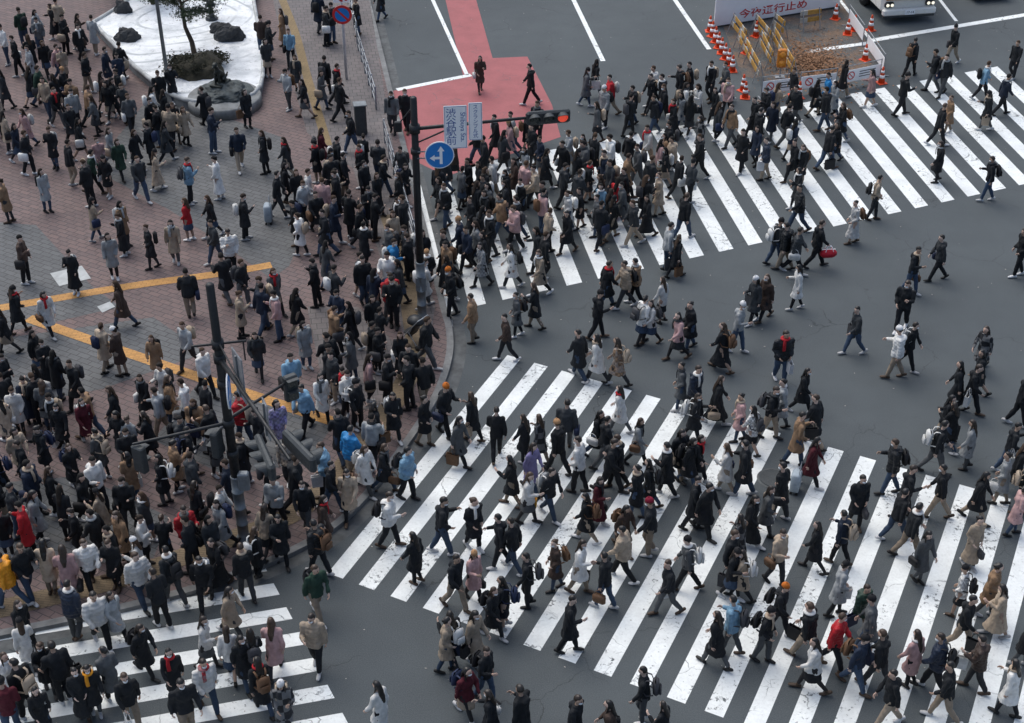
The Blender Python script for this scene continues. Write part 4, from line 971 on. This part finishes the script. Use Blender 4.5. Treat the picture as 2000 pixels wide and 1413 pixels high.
def setup(o):
    st=o['st']; fem=st in'wsl'
    moving=True
    if on_plaza(o['p']) and random.random()<.35: moving=False
    pi=random.choice([0,1,2,5,6,7,0,1]) if moving else random.choice([3,4,3])
    sc=(random.uniform(.90,.98) if fem else random.uniform(.96,1.05))
    T=TPL[(st,pi)]
    bx=random.uniform(.93,1.07); by=bx*random.uniform(.96,1.04)
    M=Matrix.Translation(o['p'])@Matrix.Rotation(rad(o['d']-90),4,'Z')@Matrix.Diagonal((sc*bx,sc*by,sc,1))
    cc={}
    cname,cv=CN[o['c']]; lowk=pick([(k,v[1]) for k,v in LOWC.items()]); lowc=LOWC[lowk][0]
    cc['coat']=cc['jacket']=cc['padded_jacket']=jit(cv); cc['trousers']=jit(lowc); cc['skirt']=jit(lowc)
    cc['tights']=jit((.025,.024,.026)) if random.random()<.65 else jit((.42,.29,.22)); 
    cc['shoeL']=cc['shoeR']=jit(random.choice([(.015,.015,.015),(.02,.018,.018),(.6,.6,.6),(.5,.5,.5),(.07,.045,.03)])); cc['hair']=jit(random.choice(HAIRC)); cc['person']=jit(random.choice(SK),.12)
    hat=None;scarf=None
    for k in o['ex'].split():
        if len(k)==2 and k[0]=='c': hat=HATC[k[1]]
        if len(k)==2 and k[0]=='f': scarf=CN[k[1].lower()]
    if not hat and random.random()<.06: hat=HATC[random.choice('KKTKKW')]
    if not scarf and random.random()<.15: scarf=CN[random.choice('gkGkblwwbr')]
    mask=random.random()<.28
    return T,M,cc,hat,scarf,cname,pi,mask
STN={'j':'short {} jacket and trousers','p':'{} padded jacket and trousers','c':'long {} coat and trousers','s':'{} coat over a skirt','w':'{} knee length coat','l':'long {} calf length coat'}
for o in persons_sorted:
    T,M,cc,hat,scarf,cname,pi,mask=setup(o)
    ps=T['parts']
    body=bpy.data.objects.new('person',ps['person']['mesh']); col.objects.link(body); body.matrix_world=M; body.color=cc['person']
    body['category']='person'; body['group']='pedestrians on the crossing and plaza'
    lab='person in '+STN[o['st']].format(cname)+(' walking' if POSES[pi]['w'] else (' looking at phone' if pi==3 else ' standing'))
    plaid=random.random()<.04
    for k,p in ps.items():
        if k=='person': continue
        if k=='knit_cap' and not hat: continue
        if k=='scarf' and not scarf: continue
        if k=='face_mask' and not mask: continue
        me=p['mesh']
        if plaid and k in('coat','jacket','scarf'):
            key=me.name
            if key not in plaid_cache: m2=me.copy(); m2.materials.clear(); m2.materials.append(MPLAID); plaid_cache[key]=m2
            me=plaid_cache[key]
        q=bpy.data.objects.new('shoe' if k.startswith('shoe') else k,me); col.objects.link(q); q.parent=body
        q.color=cc.get(k,(.02,.02,.02,1))
        if k=='knit_cap': q.color=tuple(hat[1])+(1,)
        if k=='scarf': q.color=tuple(scarf[1])+(1,)
    body['label']=lab
    bg=[k for k in o['ex'].split() if k in('B','T','P','H','R','S','Y','W')]
    if not bg and random.random()<.55: bg=[random.choice('BBTHTBPH')]
    for k in bg[:1]:
        nm,cb=random.choice(BAGC)
        if k=='R': nm,cb='red',(.5,.015,.03)
        if k=='S': nm,cb='silver grey',(.34,.4,.45)
        if k=='Y': k='P';nm,cb='yellow',(.75,.38,.03)
        if k=='W': k='P';nm,cb='white',(.7,.7,.7)
        if k=='P' and nm=='black': nm,cb=random.choice([('brown',(.3,.18,.1)),('white',(.6,.6,.6))])
        if k=='B': Mb=M@Matrix.Translation((0,-.245,T['z0']+.27+.0))@Matrix.Rotation(rad(-POSES[pi]['lean']),4,'X')
        elif k=='S': Mb=M@Matrix.Translation((.36,-.3,0)); Mb.translation.z=o['p'].z+.002
        elif k in('T','H') and random.random()<.5:
            Mb=M@Matrix.Translation((.26,.0,T['z0']+.16))
        else:
            hnd=T['handL'] if T['armR']>50 else T['handR']; Mb=M@Matrix.Translation(hnd)@Matrix.Rotation(math.pi/2 if k in'TP' else 0,4,'Z')
        bo=copy_thing(BAG[k],None,mat=Mb,label=f"{nm} {BAGN[k]} carried by a pedestrian",color=tuple(cb)+(1,)); bo['group']='bags carried by pedestrians'
for b in BAG.values():
    for c in list(b.children): bpy.data.objects.remove(c)
    bpy.data.objects.remove(b)
for o in rest:
    T,M,cc,hat,scarf,cname,pi,mask=setup(o)
    Mn=np.array(M)
    items=[(k,p['lo'],cc.get(k)) for k,p in T['parts'].items() if not p.get('opt')]
    if hat: items.append(('h',T['parts']['knit_cap']['lo'],tuple(hat[1])+(1,)))
    if scarf: items.append(('s',T['parts']['scarf']['lo'],tuple(scarf[1])+(1,)))
    if mask: items.append(('m',T['parts']['face_mask']['lo'],(.75,.77,.78,1)))
    rr=random.random()
    if rr<.28: items.append(('b',(LOBP[0]+np.array([0,-.23,T['z0']+.27]),LOBP[1]),jit(random.choice(BAGC)[1])))
    elif rr<.55: items.append(('b',(LOTB[0]+np.array([.25,0,T['z0']+.2]),LOTB[1]),jit(random.choice(BAGC)[1])))
    for k,(V,Tr),c_ in items:
        W=V@Mn[:3,:3].T+Mn[:3,3]
        crowdV.append(W); crowdF.append(Tr+off); crowdC.append(np.tile(np.array(c_,dtype=np.float32),(len(V),1))); off+=len(V)
V=np.vstack(crowdV).astype(np.float32); Tt=np.vstack(crowdF).astype(np.int32); Cc=np.vstack(crowdC).astype(np.float32)
me=bpy.data.meshes.new('crowd'); me.vertices.add(len(V)); me.vertices.foreach_set('co',V.ravel()); me.loops.add(Tt.size); me.loops.foreach_set('vertex_index',Tt.ravel())
me.polygons.add(len(Tt)); me.polygons.foreach_set('loop_start',np.arange(0,Tt.size,3,dtype=np.int32)); me.polygons.foreach_set('use_smooth',np.ones(len(Tt),dtype=bool))
me.update(calc_edges=True)
at=me.color_attributes.new('Col','FLOAT_COLOR','POINT'); at.data.foreach_set('color',Cc.ravel()); me.materials.append(MCROWD); me.validate()
cr=bpy.data.objects.new('crowd',me); col.objects.link(cr); cr['kind']='stuff'; cr['label']='dense crowd of pedestrians in dark winter coats'; cr['category']='crowd'
# ---------------------------------------------------------------- camera, light
cam=bpy.data.cameras.new('camera'); cam.sensor_width=36; cam.lens=F/2000*36; cam.clip_end=2000; co=bpy.data.objects.new('camera',cam); col.objects.link(co)
co.location=(0,0,H); co.rotation_euler=(math.pi/2-PIT,0,0); scene.camera=co
w=bpy.data.worlds.new('World'); scene.world=w; w.use_nodes=True; nt=w.node_tree; bg=nt.nodes['Background']
sky=nt.nodes.new('ShaderNodeTexSky'); sky.sky_type='NISHITA'; sky.sun_disc=False; sky.sun_elevation=rad(62); sky.sun_rotation=rad(-40); sky.dust_density=4; sky.air_density=1.0; sky.ozone_density=1
nt.links.new(sky.outputs[0],bg.inputs[0]); bg.inputs[1].default_value=.17
sl=bpy.data.lights.new('sun','SUN'); sl.energy=1.75; sl.angle=rad(62); sl.color=(.95,1.0,.985); so=bpy.data.objects.new('sun',sl); col.objects.link(so)
az=rad(-40); el=rad(62); dv=Vector((math.sin(az)*math.cos(el),math.cos(az)*math.cos(el),math.sin(el))); so.rotation_euler=dv.to_track_quat('Z','Y').to_euler()
scene.view_settings.view_transform='Standard'; scene.view_settings.look='None'; scene.view_settings.exposure=0
